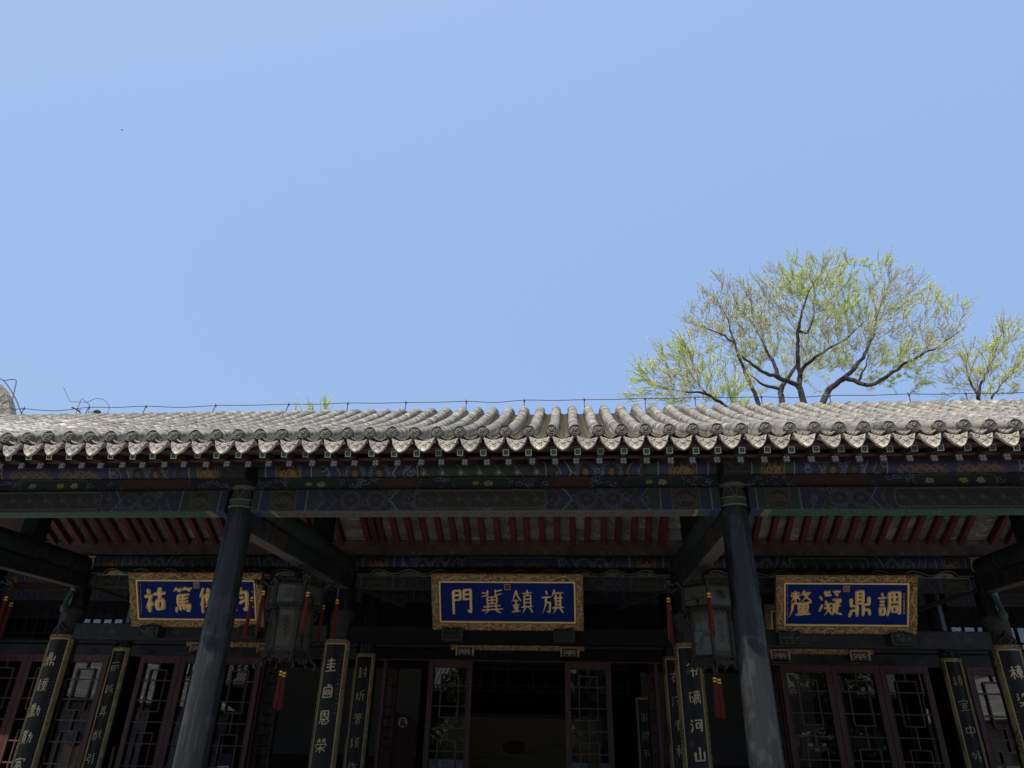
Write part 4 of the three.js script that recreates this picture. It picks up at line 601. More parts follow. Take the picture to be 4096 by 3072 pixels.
const inTop = V(0, 3.62, -4.95), inBot = V(0, 2.905, -5.2);
plaque('inner_plaque', 'gilt inner plaque of which only the bottom edge shows, above the open centre door', 0.01, 2.17, '', { top: inTop, bot: inBot, border: 0.1 });
plaque('inner_plaque', 'gilt inner plaque behind the left plaque, its bottom edge showing over the lattice doors', -4.75, 1.62, '', { top: inTop, bot: inBot, border: 0.1 });
plaque('inner_plaque', 'gilt inner plaque half hidden between the right black column and the right plaque', 4.755, 1.62, '馬', { top: inTop, bot: inBot, border: 0.1, shift: -0.55, size: 0.24, weight: 0.05, relief: 0.012 });
// carved blocks that carry the plaques (pegs of the lintels)
const acanth = (seed) => { const q = rng(seed), l = []; for (let k = 0; k < 26; k++) { const a = q() * 6.283, r = q() * 0.09; const s = new THREE.SphereGeometry(0.012 + q() * 0.014, 6, 4).scale(1.7, 0.8, 0.7); s.rotateZ(a); s.translate(Math.cos(a) * r * 1.25, Math.sin(a) * r * 0.62, 0); l.push(s); } return merge(l); };
for (const [x, pale] of [[-0.79, 0], [0.79, 0], [-5.28, 1], [-3.78, 0], [3.86, 1], [5.33, 1]]) {
  const b = mesh('plaque_peg', rbox(0.3, 0.17, 0.22, 0.02), M.greenDark, hall, [x, 2.915, -3.58]); mesh('rim', merge([rbox(0.3, 0.014, 0.02, 0.004, 0, -0.075, 0.112), rbox(0.014, 0.15, 0.02, 0.004, -0.14, 0, 0.112), rbox(0.014, 0.15, 0.02, 0.004, 0.14, 0, 0.112)]), M.greyPaint, b); mesh('leaf_carving', acanth((x * 10 + 90) | 0).translate(0, 0, 0.112), pale ? M.greenPale : M.greenDark, b);
}
const pegTex = canvasTex(128, 80, (x, w, h) => { x.fillStyle = '#3a120f'; x.fillRect(0, 0, w, h); x.strokeStyle = '#b9c4bb'; x.lineWidth = 4; for (const s of [-1, 1]) { x.beginPath(); x.arc(64 + s * 40, 30, 12, 0, 5); x.stroke(); x.beginPath(); x.arc(64 + s * 40, 58, 9, 1, 6); x.stroke(); x.beginPath(); x.moveTo(64 + s * 14, 34); x.quadraticCurveTo(64 + s * 26, 14, 64 + s * 44, 20); x.stroke(); } x.fillStyle = '#244a40'; for (const [a, b] of [[0, -20], [0, 20], [-18, 0], [18, 0]]) { x.beginPath(); x.ellipse(64 + a * 0.7, 42 + b * 0.7, a ? 16 : 9, a ? 8 : 14, 0, 0, 6.3); x.fill(); x.stroke(); } x.fillStyle = '#9aa79c'; x.beginPath(); x.arc(64, 42, 7, 0, 6.3); x.fill(); });
for (const [x, s] of [[-0.83, 0], [0.86, 0], [-4.15, 0], [-5.3, 0], [4.13, 0], [5.33, 0]]) {
  const b = mesh('door_peg', rbox(0.29, 0.15, 0.26, 0.01), M.darkRed, hall, [x, 2.868, -5.2]);
  mesh('gilt_rim', merge([rbox(0.026, 0.15, 0.03, 0.006, -0.135, 0, 0.125), rbox(0.026, 0.15, 0.03, 0.006, 0.135, 0, 0.125), rbox(0.245, 0.022, 0.03, 0.006, 0, 0.066, 0.125)]), M.gold[0], b);
  mesh('painted_flower', new THREE.BoxGeometry(0.243, 0.126, 0.006), std(lin(0.85, 0.85, 0.85), { map: pegTex, roughness: 0.6 }), b, [0, -0.01, 0.132]);
}

// ---------------------------------------------------------------- couplet boards: long lacquered boards bent round the columns
function couplet(label, x, z, r, half, yT, yB, text, opt = {}) {
  const C = thing('couplet_board', label, 'couplet board', [x, 0, z], opt.group);
  const at = (u, v, h) => { const a = u / r; return V(Math.sin(a) * (r + h), v, Math.cos(a) * (r + h)); };
  const hu = half, bw = opt.border || 0.06, slab = (u0, u1, v0, v1, h0, h1, nu = 12, nv = 1) => { const q = (a, b, c, d, f) => gridGeo(a, b, (s, t) => { const p = f(s, t); return [p.x, p.y, p.z, s * (u1 - u0) + c, t * (v1 - v0) + d]; });
    return merge([q(nu, nv, u0, v0, (s, t) => at(u0 + (u1 - u0) * s, v0 + (v1 - v0) * t, h1)), q(nu, 1, 0, 0, (s, t) => at(u0 + (u1 - u0) * s, v1, h1 + (h0 - h1) * t)), q(nu, 1, 0, 0, (s, t) => at(u0 + (u1 - u0) * s, v0, h0 + (h1 - h0) * t)), q(1, nv, 0, 0, (s, t) => at(u0, v0 + (v1 - v0) * t, h0 + (h1 - h0) * s)), q(1, nv, 0, 0, (s, t) => at(u1, v0 + (v1 - v0) * t, h1 + (h0 - h1) * s))]); };
  mesh('board', slab(-hu, hu, yB, yT, -0.004, 0.018, 20), M.lacquer, C);
  const carve = opt.carved, mat = M.coupletGilt, tw = opt.topw || 0.06;
  const parts = [[-hu, -hu + bw, yB, yT], [hu - bw, hu, yB, yT], [-hu + bw, hu - bw, yT - tw, yT]];
  for (const [u0, u1, v0, v1] of parts) {
    const f = mesh('gilt_border', slab(u0, u1, v0, v1, 0.016, 0.03, 6), mat, C);
    if (carve) { const q = rng((x * 13 + u0 * 71 + 400) | 0), l = []; const L = v1 - v0, n = Math.max(3, Math.round(L / 0.09)); const wide = u1 - u0;
      if (L > 0.3) { for (let k = 0; k < n; k++) { const v = v0 + (k + 0.5) / n * L, s = k % 2 ? 1 : -1; const c = []; for (let i = 0; i <= 6; i++) { const t = i / 6; c.push(at((u0 + u1) / 2 + s * Math.sin(t * 3.3) * wide * 0.34 + (q() - 0.5) * 0.006, v + (t - 0.5) * L / n * 1.1, 0.032)); } l.push(tube(c, 0.0075, 8, 5)); l.push(new THREE.SphereGeometry(0.011 + q() * 0.006, 6, 4).translate(...at((u0 + u1) / 2 - s * wide * 0.22, v + (q() - 0.5) * 0.03, 0.032).toArray())); } }
      else for (let k = 0; k < 9; k++) { const u = u0 + (k + 0.5) / 9 * (u1 - u0); l.push(tube([at(u - 0.012, v0 + 0.012, 0.032), at(u + 0.004 * (k % 2), (v0 + v1) / 2, 0.036), at(u + 0.012, v1 - 0.012, 0.032)], 0.007, 6, 5)); }
      mesh('scroll_carving', merge(l), M.coupletGilt, f); }
  }
  mesh('gold_line', merge([slab(-hu + bw, -hu + bw + 0.008, yB, yT - tw, 0.017, 0.024, 2), slab(hu - bw - 0.008, hu - bw, yB, yT - tw, 0.017, 0.024, 2), slab(-hu + bw, hu - bw, yT - tw - 0.008, yT - tw, 0.017, 0.024, 10)]), M.coupletChar, C);
  text.split('').forEach((ch, i) => mesh('character', glyphGeo(ch, (opt.cx || 0), opt.y0 - i * (opt.pitch || 0.34), opt.size || 0.15, (opt.size || 0.15) * 1.15, opt.weight || 0.055, 0.008, (u, v, h) => at(u, v, 0.0185 + h)), M.coupletChar, C));
  if (opt.finial) mesh('finial', merge([tube([at(-0.06, yT, 0.02), at(-0.09, yT + 0.06, 0.03), at(-0.04, yT + 0.1, 0.03), at(0, yT + 0.17, 0.02)], 0.014, 16, 6), tube([at(0.06, yT, 0.02), at(0.09, yT + 0.06, 0.03), at(0.04, yT + 0.1, 0.03), at(0, yT + 0.17, 0.02)], 0.014, 16, 6), tube([at(-0.03, yT, 0.03), at(0.02, yT + 0.05, 0.04), at(-0.02, yT + 0.1, 0.03)], 0.018, 12, 6), tube([at(0.11, yT - 0.01, 0.02), at(0.13, yT + 0.03, 0.03), at(0.1, yT + 0.05, 0.03)], 0.006, 8, 5), tube([at(-0.11, yT - 0.01, 0.02), at(-0.13, yT + 0.03, 0.03), at(-0.1, yT + 0.05, 0.03)], 0.006, 8, 5)]), M.iron, C);
  if (opt.marks) for (const [u, a, b, n, s] of opt.marks) mesh('inscription', marks((p, v, h) => at(p, v, 0.0195 + h), u, a, b, n, s, (u * 1000 + 500) | 0), M.goldDark, C).userData.kind = 'stuff';
  if (opt.note) mesh('inscription', scribbleTexts((p, v, h) => at(p, v, 0.0195 + h), opt.note[0], opt.note[1], opt.note[2], 0.034, opt.note[3]), M.goldDark, C).userData.kind = 'stuff';
  if (opt.ring) { const [u, v] = opt.ring, p = at(u, v, 0.022); mesh('seal', merge([new THREE.TorusGeometry(0.026, 0.004, 5, 20).rotateY(u / r).translate(p.x, p.y, p.z), bar(at(u - 0.012, v - 0.012, 0.021), at(u + 0.012, v + 0.014, 0.021), 0.005, 0.004), bar(at(u, v + 0.016, 0.021), at(u, v - 0.016, 0.021), 0.005, 0.004)]), M.goldDark, C); }
  return C;
}
const cy0 = 2.52, rR = 0.176, rD = 0.182;
couplet('tall curved black couplet board with carved gilt border reading 鼎鐘勳勩富, on the far left column', -SB, ZR, rR, 0.205, 2.87, 0.6, '鼎鐘勳勩富', { y0: cy0, carved: 1, finial: 1, size: 0.155, weight: 0.06, cx: -0.02, marks: [[0.115, 2.6, 1.7, 20, 0.03]], ring: [-0.13, 1.66] });
couplet('slim curved couplet board with plain gilt border reading 節鉞昇猷引, in the left bay', -SB, ZD, rD, 0.155, 2.86, 0.6, '節鉞昇猷引', { y0: 2.56, border: 0.045, topw: 0.04, finial: 1, size: 0.13, weight: 0.036 });
couplet('curved black couplet board with carved gilt border reading 圭卣恩榮, beside the left lantern', -HB, ZR, rR, 0.205, 2.845, 0.6, '圭卣恩榮', { y0: 2.5, carved: 1, size: 0.155, weight: 0.062, cx: -0.02, note: [0.105, 2.4, 1.85, '光十八年五月初五日'], marks: [[-0.115, 2.64, 2.38, 5, 0.035], [0.105, 2.66, 2.5, 3, 0.05]] });
couplet('slim curved couplet board with plain gilt border reading 封圻著績, left of the open centre door', -HB, ZD, rD, 0.17, 2.82, 0.6, '封圻著績作', { y0: 2.53, border: 0.048, topw: 0.04, size: 0.14, weight: 0.04 });
couplet('slim couplet board with plain gilt border reading 浣春利, half behind the carved right board', HB, ZD, rD, 0.17, 2.83, 0.6, '裏浣春利', { y0: 2.53, border: 0.048, topw: 0.04, size: 0.14, weight: 0.04 });
couplet('curved black couplet board with carved gilt border reading 帶礪河山, beside the right lantern', HB, ZR, rR, 0.205, 2.85, 0.6, '帶礪河山', { y0: 2.5, carved: 1, size: 0.155, weight: 0.06, cx: 0.025, marks: [[0.125, 2.6, 1.9, 16, 0.03]], ring: [-0.06, 1.6] });
couplet('slim curved couplet board with plain gilt border reading 績宣中外, in the right bay', SB, ZD, rD, 0.155, 2.86, 0.6, '績宣中外', { y0: 2.535, border: 0.045, topw: 0.04, finial: 1, size: 0.135, weight: 0.034 });
couplet('tall curved black couplet board with carved gilt border reading 棟梁, at the right edge', SB, ZR, rR, 0.205, 2.87, 0.6, '棟梁', { y0: 2.53, carved: 1, finial: 1, size: 0.155, weight: 0.06, marks: [[-0.12, 2.6, 1.9, 16, 0.03]] });
couplet('dim narrow couplet board reading 俯仰不, standing inside the dark hall', 2.15, -7.2, 0.18, 0.13, 2.33, 0.6, '俯仰不', { y0: 2.0, border: 0.03, topw: 0.03, pitch: 0.285, size: 0.12, weight: 0.036 });

// ---------------------------------------------------------------- palace lanterns
const ink = (seed, w, h, k) => canvasTex(w, h, (x) => { const q = rng(seed); x.fillStyle = '#a9aba0'; x.fillRect(0, 0, w, h); for (let i = 0; i < 60; i++) { x.fillStyle = `rgba(120,122,112,${0.1 + q() * 0.12})`; x.fillRect(q() * w, q() * h, 20 * q(), 14 * q()); } x.strokeStyle = '#41443c'; if (k === 0) for (let i = 0; i < 9; i++) { x.lineWidth = 1 + q() * 2.5; x.beginPath(); x.moveTo(w * 0.55, h * 0.95); x.quadraticCurveTo(w * (0.3 + q() * 0.5), h * 0.5, w * q(), h * (0.45 + 0.35 * q())); x.stroke(); } else if (k === 1) for (let i = 0; i < 14; i++) { const cx = w * q(), cy = h * (0.25 + 0.7 * q()); x.fillStyle = `rgba(45,48,44,${0.35 + 0.4 * q()})`; x.beginPath(); x.moveTo(cx - 14, cy + 12); x.lineTo(cx - 4, cy - 14 * q()); x.lineTo(cx + 5, cy - 6); x.lineTo(cx + 16, cy + 12); x.fill(); } else for (let i = 0; i < 120; i++) { x.fillStyle = `rgba(80,84,58,${0.25 + 0.3 * q()})`; x.beginPath(); x.ellipse(w * (0.5 + 0.25 * (q() + q() - 1)), h * (0.2 + 0.5 * q()), 3 + 4 * q(), 2 + 2 * q(), q() * 3, 0, 6.3); x.fill(); } x.strokeStyle = '#4e5048'; x.lineWidth = 1.5; for (let i = 0; i < 4; i++) { x.beginPath(); x.moveTo(w * 0.2 * q(), h * (0.9 + 0.08 * q())); x.lineTo(w * (0.7 + 0.3 * q()), h * (0.88 + 0.1 * q())); x.stroke(); } });
const silk = [[1, 96, 200, 0], [2, 96, 200, 1], [3, 96, 200, 2], [4, 128, 80, 0], [5, 128, 80, 2]].map(([s, w, h, k]) => new THREE.MeshPhysicalMaterial({ color: lin(0.13, 0.129, 0.112), map: ink(s, w, h, k), roughness: 0.5, specularIntensity: 0.4, clearcoat: 0.35, clearcoatRoughness: 0.03 }));
function tassel(P, x, y, z, L = 0.44, rot = 0) {
  const T = group('tassel', P); T.position.set(x, y, z);
  mesh('cord', rod(V(0, 0.16, 0), V(0, 0, 0), 0.0025), M.wire, T);
  mesh('cap', merge([new THREE.CylinderGeometry(0.021, 0.022, 0.018, 10).translate(0, -0.01, 0), new THREE.CylinderGeometry(0.022, 0.023, 0.014, 10).translate(0, -0.041, 0)]), M.yellow, T);
  mesh('red_band', new THREE.CylinderGeometry(0.0215, 0.0225, 0.016, 10).translate(0, -0.027, 0), M.red, T);
  const q = rng((x * 100 + z * 77 + 999) | 0), th = []; for (let k = 0; k < 26; k++) { const a = q() * 6.283, r = 0.019 * Math.sqrt(q()), r2 = r * 1.25 + 0.003; th.push(rod(V(Math.cos(a) * r, -0.046, Math.sin(a) * r), V(Math.cos(a + 0.2) * r2, -L * (0.88 + 0.14 * q()), Math.sin(a + 0.2) * r2), 0.0042, 0.0036, 5)); }
  mesh('threads', merge(th), M.red, T); T.rotation.z = rot; return T;
}
function makeLantern() {
  const P = thing('palace_lantern', 'hexagonal palace lantern with painted panels and red tassels under the left cross beam', 'lantern', [-2.5, 2.29, -1.82], 'palace lanterns hung under the cross beams');
  const hex = (R0, k) => { const a = (k + 0.5) * Math.PI / 3 + 0.12; return [Math.sin(a) * R0, Math.cos(a) * R0]; };
  const postRing = (R0, y0, y1, w, name, tiers) => {
    for (let k = 0; k < 6; k++) { const [x, z] = hex(R0, k); mesh('post', bar(V(x, y0, z), V(x, y1, z), w), M.lanternWood, P); }
    for (const y of tiers) for (let k = 0; k < 6; k++) { const [x, z] = hex(R0, k), [x2, z2] = hex(R0, k + 1); mesh('rail', bar(V(x, y, z), V(x2, y, z2), w * 0.7), M.lanternWood, P); }
  };
  postRing(0.33, 0.69, 0.95, 0.034, 'upper', [0.7, 0.94]); postRing(0.25, 0.15, 0.7, 0.032, 'lower', [0.18, 0.685]);
  for (let k = 0; k < 6; k++) {
    const pane = (R0, y0, y1, m) => { const [x, z] = hex(R0 - 0.012, k), [x2, z2] = hex(R0 - 0.012, k + 1), w = Math.hypot(x2 - x, z2 - z) - 0.01, g = new THREE.BoxGeometry(w, y1 - y0, 0.006); const p = mesh('painted_panel', g, m, P, [(x + x2) / 2, (y0 + y1) / 2, (z + z2) / 2]); p.rotation.y = Math.atan2((x + x2), (z + z2)); return p; };
    pane(0.33, 0.71, 0.93, silk[3 + (k % 2)]); pane(0.25, 0.19, 0.68, silk[k % 3]);
    const scroll = (R0, y, s, dn) => { const [x, z] = hex(R0, k), [x2, z2] = hex(R0, k + 1), l = []; const n = 7; for (let i = 0; i < n; i++) { const t = (i + 0.5) / n, px = x + (x2 - x) * t, pz = z + (z2 - z) * t, d = dn * (0.05 + 0.022 * Math.cos(t * 12.56)); l.push(new THREE.TorusGeometry(s, s * 0.42, 5, 10).rotateY(Math.atan2(x + x2, z + z2)).translate(px, y + d * 0.5, pz)); l.push(bar(V(px, y, pz), V(px, y + d, pz), s * 0.9)); } return merge(l); };
    mesh('fretwork', scroll(0.335, 0.965, 0.016, 1), M.lanternWood, P); mesh('fretwork', scroll(0.335, 0.69, 0.014, -0.8), M.lanternWood, P); mesh('fretwork', scroll(0.265, 0.15, 0.02, -1.3), M.lanternWood, P);
    const [x, z] = hex(1, k);                              // dragon-head arm on the upper corner, scroll foot on the lower one
    mesh('dragon_arm', merge([tube([V(x * 0.33, 0.94, z * 0.33), V(x * 0.4, 1.0, z * 0.4), V(x * 0.47, 0.97, z * 0.47), V(x * 0.52, 0.99, z * 0.52)], 0.02, 14, 6), new THREE.SphereGeometry(0.034, 8, 6).scale(1.2, 0.8, 1).translate(x * 0.5, 1.0, z * 0.5), tube([V(x * 0.46, 1.0, z * 0.46), V(x * 0.44, 1.05, z * 0.44), V(x * 0.4, 1.06, z * 0.4)], 0.009, 8, 5)]), M.lanternWood, P);
    mesh('scroll_foot', tube([V(x * 0.26, 0.2, z * 0.26), V(x * 0.3, 0.1, z * 0.3), V(x * 0.35, 0.06, z * 0.35), V(x * 0.36, 0.02, z * 0.36), V(x * 0.32, 0.0, z * 0.32)], 0.018, 14, 6), M.lanternWood, P);
    mesh('scroll_bracket', tube([V(x * 0.25, 0.66, z * 0.25), V(x * 0.3, 0.62, z * 0.3), V(x * 0.27, 0.54, z * 0.27)], 0.014, 10, 5), M.lanternWood, P);
    tassel(P, x * 0.52, 0.81, z * 0.52, 0.46, (k % 2 ? 0.02 : -0.02));
  }
  mesh('bottom_board', new THREE.CylinderGeometry(0.25, 0.25, 0.03, 6).rotateY(0.12 + Math.PI / 6).translate(0, 0.16, 0), M.lanternWood, P);
  mesh('top_board', new THREE.CylinderGeometry(0.3, 0.33, 0.03, 6).rotateY(0.12 + Math.PI / 6).translate(0, 0.955, 0), M.lanternWood, P);
  mesh('hanger', merge([rod(V(0, 0.96, 0), V(0, 1.24, 0), 0.012), new THREE.SphereGeometry(0.04, 8, 6).translate(0, 1.08, 0), lathe([[0.02, 1.0], [0.06, 1.02], [0.03, 1.05], [0.05, 1.1], [0.015, 1.16]], 10)]), M.lanternWood, P);
  tassel(P, -0.022, -0.02, 0.01, 0.4, -0.02); tassel(P, 0.022, -0.035, 0.02, 0.41, 0.02);
  return P;
}
const lantern = makeLantern();
for (const [x, ry, label] of [[2.5, 0.25, 'hexagonal palace lantern with painted panels, half behind the right black column'], [-6.815, -0.1, 'palace lantern beyond the left edge of which one red tassel shows']]) { const c = lantern.clone(); c.name = numbered('palace_lantern'); c.position.x = x; c.rotation.y = ry; c.userData = { ...lantern.userData, label }; scene.add(c); }

// ---------------------------------------------------------------- inside the hall
const muralTex = canvasTex(512, 512, (x, w, h) => { const q = rng(8); x.fillStyle = '#8a7a52'; x.fillRect(0, 0, w, h); x.strokeStyle = 'rgba(60,54,36,.55)'; x.lineWidth = 2; for (let k = 0; k < 90; k++) { const cx = q() * w, cy = h * (0.25 + 0.75 * q()); x.beginPath(); x.arc(cx, cy, 10 + q() * 14, Math.PI * 1.05, Math.PI * 1.95); x.stroke(); x.beginPath(); x.moveTo(cx - 30, cy); x.quadraticCurveTo(cx, cy - 14, cx + 40, cy); x.stroke(); } x.fillStyle = '#5c1712'; x.beginPath(); x.arc(w * 0.47, h * 0.33, w * 0.075, 0, 6.3); x.fill(); });
{ const s = thing('screen_wall', 'tan painted screen with a red sun above waves, deep inside the centre door', 'screen', [-0.15, 0.45, -8.2]); mesh('painted_panel', new THREE.BoxGeometry(3.0, 1.53, 0.04).translate(0, 0.77, 0), std(lin(0.4, 0.42, 0.5), { map: muralTex, roughness: 0.9 }), s); mesh('screen_frame', merge([rbox(0.1, 1.6, 0.08, 0.01, -1.54, 0.8, 0), rbox(0.1, 1.6, 0.08, 0.01, 1.54, 0.8, 0), rbox(3.0, 0.07, 0.07, 0.01, 0, 1.57, 0)]), M.darkRed, s); }
{ const s = thing('placard', 'dark red standing placard with a pale disc lettered 民, left of the left centre leaf', 'placard', [-2.06, 0.45, -6.3]); const sh = new THREE.Shape(); sh.moveTo(-0.29, 0); sh.lineTo(-0.29, 1.46); sh.lineTo(-0.12, 1.54); sh.lineTo(0.29, 1.38); sh.lineTo(0.25, 0); sh.closePath(); mesh('board', new THREE.ExtrudeGeometry(sh, { depth: 0.04, bevelEnabled: true, bevelSize: 0.006, bevelThickness: 0.006, bevelSegments: 1 }), M.darkRed, s); mesh('disc', new THREE.CylinderGeometry(0.082, 0.082, 0.01, 28).rotateX(Math.PI / 2).translate(0.05, 1.38, 0.05), std(lin(0.5, 0.48, 0.42), { map: grimeTex }), s); mesh('character', glyphGeo('民', 0.05, 1.38, 0.09, 0.11, 0.09, 0.004, (u, v, h) => V(u, v, 0.056 + h)), M.iron, s); }
{ const s = thing('yellow_drape', 'yellow cloth drape behind the lattice glass of the far left doors', 'cloth', [-7.35, 0.45, -6.0]); mesh('cloth', gridGeo(30, 12, (u, v) => [(u - 0.5) * 0.9, v * 0.95 - 0.06 * Math.sin(u * 9) * v, 0.05 * Math.sin(u * 22 + v * 3), u, v]), std(lin(0.2, 0.13, 0.04), { roughness: 0.9, side: THREE.DoubleSide }), s); }
for (const [x, l] of [[7.25, 'left of the two yellow cloth bundles behind the glass at the right edge'], [7.55, 'right of the two yellow cloth bundles behind the glass at the right edge']]) { const s = thing('cloth_bundle', l, 'cloth bundle', [x, 0.45, -5.9], 'yellow bundles behind the right glass'); mesh('cloth', gridGeo(20, 12, (u, v) => { const a = u * 6.283, r = 0.14 * (1 + 0.08 * Math.sin(a * 5 + v * 6)); return [Math.cos(a) * r, v * 0.95, Math.sin(a) * r, u, v]; }), std(lin(0.6, 0.38, 0.06), { roughness: 0.8, side: THREE.DoubleSide }), s); mesh('tie', new THREE.TorusGeometry(0.145, 0.012, 6, 20).rotateX(Math.PI / 2).translate(0, 0.8, 0), M.goldDark, s); }
//@@OUTSIDE
// ---------------------------------------------------------------- points seen at a picture place (2212 wide) on the plane z
camera.updateMatrixWorld();
const seen = (px, py, z) => { const f = 693.96, d = V((px * 0.46293 - 512) / f, -(py * 0.46293 - 384) / f, -1).applyQuaternion(camera.quaternion); return camera.position.clone().addScaledVector(d, (z - camera.position.z) / d.z); };

// ---------------------------------------------------------------- wire along the ridge, loose wires, debris
{
  const P = thing('lightning_wire', 'thin dark lightning wire running on short brackets along the roof ridge', 'wire');
  const y = 5.785, xs = [-7.06, -6.06, -5.185, -4.14, -3.06, -2.2, -1.366, -0.512, 0.299, 1.125, 1.95, 2.62, 3.5, 4.39, 5.41, 6.13, 7.0], pts = [];
  xs.forEach((x, i) => { pts.push(V(x, y + (i % 3) * 0.004, ZC)); if (i < xs.length - 1) pts.push(V((x + xs[i + 1]) / 2, y - 0.003 - 0.016 * (i % 5 === 2) - (i === 0 ? 0.04 : 0), ZC)); });
  mesh('wire_run', new THREE.TubeGeometry(new THREE.CatmullRomCurve3(pts), 260, 0.0058, 5), M.wire, P);
  xs.forEach((x, i) => { mesh('bracket', merge([rod(V(x + (x < -3 ? -0.05 : 0), 5.56, ZC), V(x, y + 0.012, ZC), 0.0062), new THREE.SphereGeometry(0.016, 6, 5).translate(x, y, ZC), rod(V(x + 0.012, y - 0.02, ZC), V(x - 0.008, y + 0.035, ZC), 0.004)]), M.rust, P); });
  const wz = ZC - 0.02, S = (x, y2) => seen(x / 4.424 / 1.8517, (1480 + y2 / 4.424) / 1.8517, wz);
  const Q = thing('loose_wire', 'bent loose wire looping up above the roof near the left edge', 'wire');
  mesh('wire_run', tube([S(1125, 308), S(1180, 425), S(1235, 535), S(1262, 558), S(1400, 566), S(1530, 572), S(1580, 555), S(1660, 515), S(1760, 505), S(1860, 545), S(1920, 620), S(1930, 690), S(1885, 790)], 0.004, 90, 5), M.wire, Q);
  mesh('wire_run', tube([S(1338, 790), S(1375, 680), S(1410, 590), S(1440, 520), S(1460, 507), S(1500, 545), S(1570, 600), S(1590, 640), S(1575, 710), S(1555, 790)], 0.004, 60, 5), M.wire, Q);
  const Q2 = thing('down_wire', 'dark wire dropping in a loop from the gable at the far left to the ridge', 'wire');
  mesh('wire_run', tube([S(-40, 140), S(10, 158), S(60, 185), S(120, 250), S(180, 340), S(240, 440), S(300, 560), S(350, 690), S(395, 800)], 0.0085, 60, 6), M.wire, Q2);
  mesh('wire_run', tube([S(60, 185), S(150, 175), S(235, 165), S(275, 175), S(288, 205), S(270, 300), S(240, 430), S(220, 530), S(208, 620), S(225, 665), S(270, 690), S(350, 688), S(440, 684)], 0.0065, 90, 6), M.wire, Q2);
  const D = thing('dry_branch', 'dry broken stick lying on the ridge under the loose wires', 'branch'); mesh('stick', merge([tube([S(1272, 662), S(1340, 690), S(1400, 730), S(1445, 790)], 0.011, 16, 5), tube([S(1390, 720), S(1420, 700), S(1440, 705)], 0.005, 8, 4)]), M.brownPanel, D);
  const B = thing('loose_tile', 'loose broken tile leaning on the ridge right of the dry stick', 'tile'); const c = S(1720, 765); mesh('shard', merge([gridGeo(8, 4, (u, v) => { const a = Math.PI * (0.1 + 0.8 * u); return [Math.cos(a) * 0.06, Math.sin(a) * 0.05, -v * 0.2, u * 0.2, v * 0.2]; }), gridGeo(8, 4, (u, v) => { const a = Math.PI * (0.1 + 0.8 * u); return [Math.cos(a) * 0.045, Math.sin(a) * 0.036, -v * 0.2, u * 0.2, v * 0.2]; }), gridGeo(8, 1, (u, v) => { const a = Math.PI * (0.1 + 0.8 * u), r = 0.06 - 0.015 * v; return [Math.cos(a) * r, Math.sin(a) * r * 0.82, 0, u, v]; })]).rotateY(0.9).rotateX(0.25), M.tile[2], B); B.position.copy(c);
}
// gable of the neighbouring hall, upper left
{
  const P = thing('neighbour_gable', 'dark rounded brick gable of a neighbouring roof at the left edge', 'gable');
  const z = -8.5, c = seen(-122, 958, z), e = seen(50, 958, z), R0 = e.distanceTo(c);
  c.x -= 0.4; c.y -= 0.06; const q = rng(3);
  for (const [ra, rb, dz, n] of [[R0 * 0.93, R0, 0.1, 30], [R0 * 0.84, R0 * 0.925, 0.05, 22]]) for (let k = 0; k < n; k++) { const a0 = Math.PI * 1.02 * k / n - 0.05, a1 = a0 + Math.PI * 1.02 / n - 0.012; const sh = new THREE.Shape(); sh.absarc(0, 0, rb, a0, a1, false); sh.absarc(0, 0, ra, a1, a0, true); sh.closePath(); mesh(dz > 0.07 ? 'verge_tile' : 'brick', new THREE.ExtrudeGeometry(sh, { depth: 0.14 + dz + q() * 0.012, bevelEnabled: false, curveSegments: 3 }), M.tile[(q() * 6) | 0], P, [c.x, c.y, c.z - 0.14]); }
  for (let r = 0; r < 7; r++) for (let k = 0; k < 8; k++) { const hgt = R0 * 0.13, y0 = r * hgt, hw = Math.sqrt(Math.max(0, (R0 * 0.83) ** 2 - (y0 + hgt) ** 2)), w = R0 * 0.26, x0 = (k - 4 + (r % 2) * 0.5) * w; if (x0 > hw) continue; const x1 = Math.min(x0 + w - 0.012, hw); if (x1 - x0 < 0.03 || x0 < -hw - w) continue; mesh('stone_block', rbox(x1 - x0, hgt - 0.012, 0.25 + q() * 0.015, 0.006), M.tile[(q() * 6) | 0], P, [c.x + (x0 + x1) / 2, c.y + y0 + hgt / 2, c.z - 0.15]); }
  mesh('wall', box(R0 * 1.9, c.y, 0.3, c.x, c.y / 2, c.z - 0.16), M.stone, P);
}
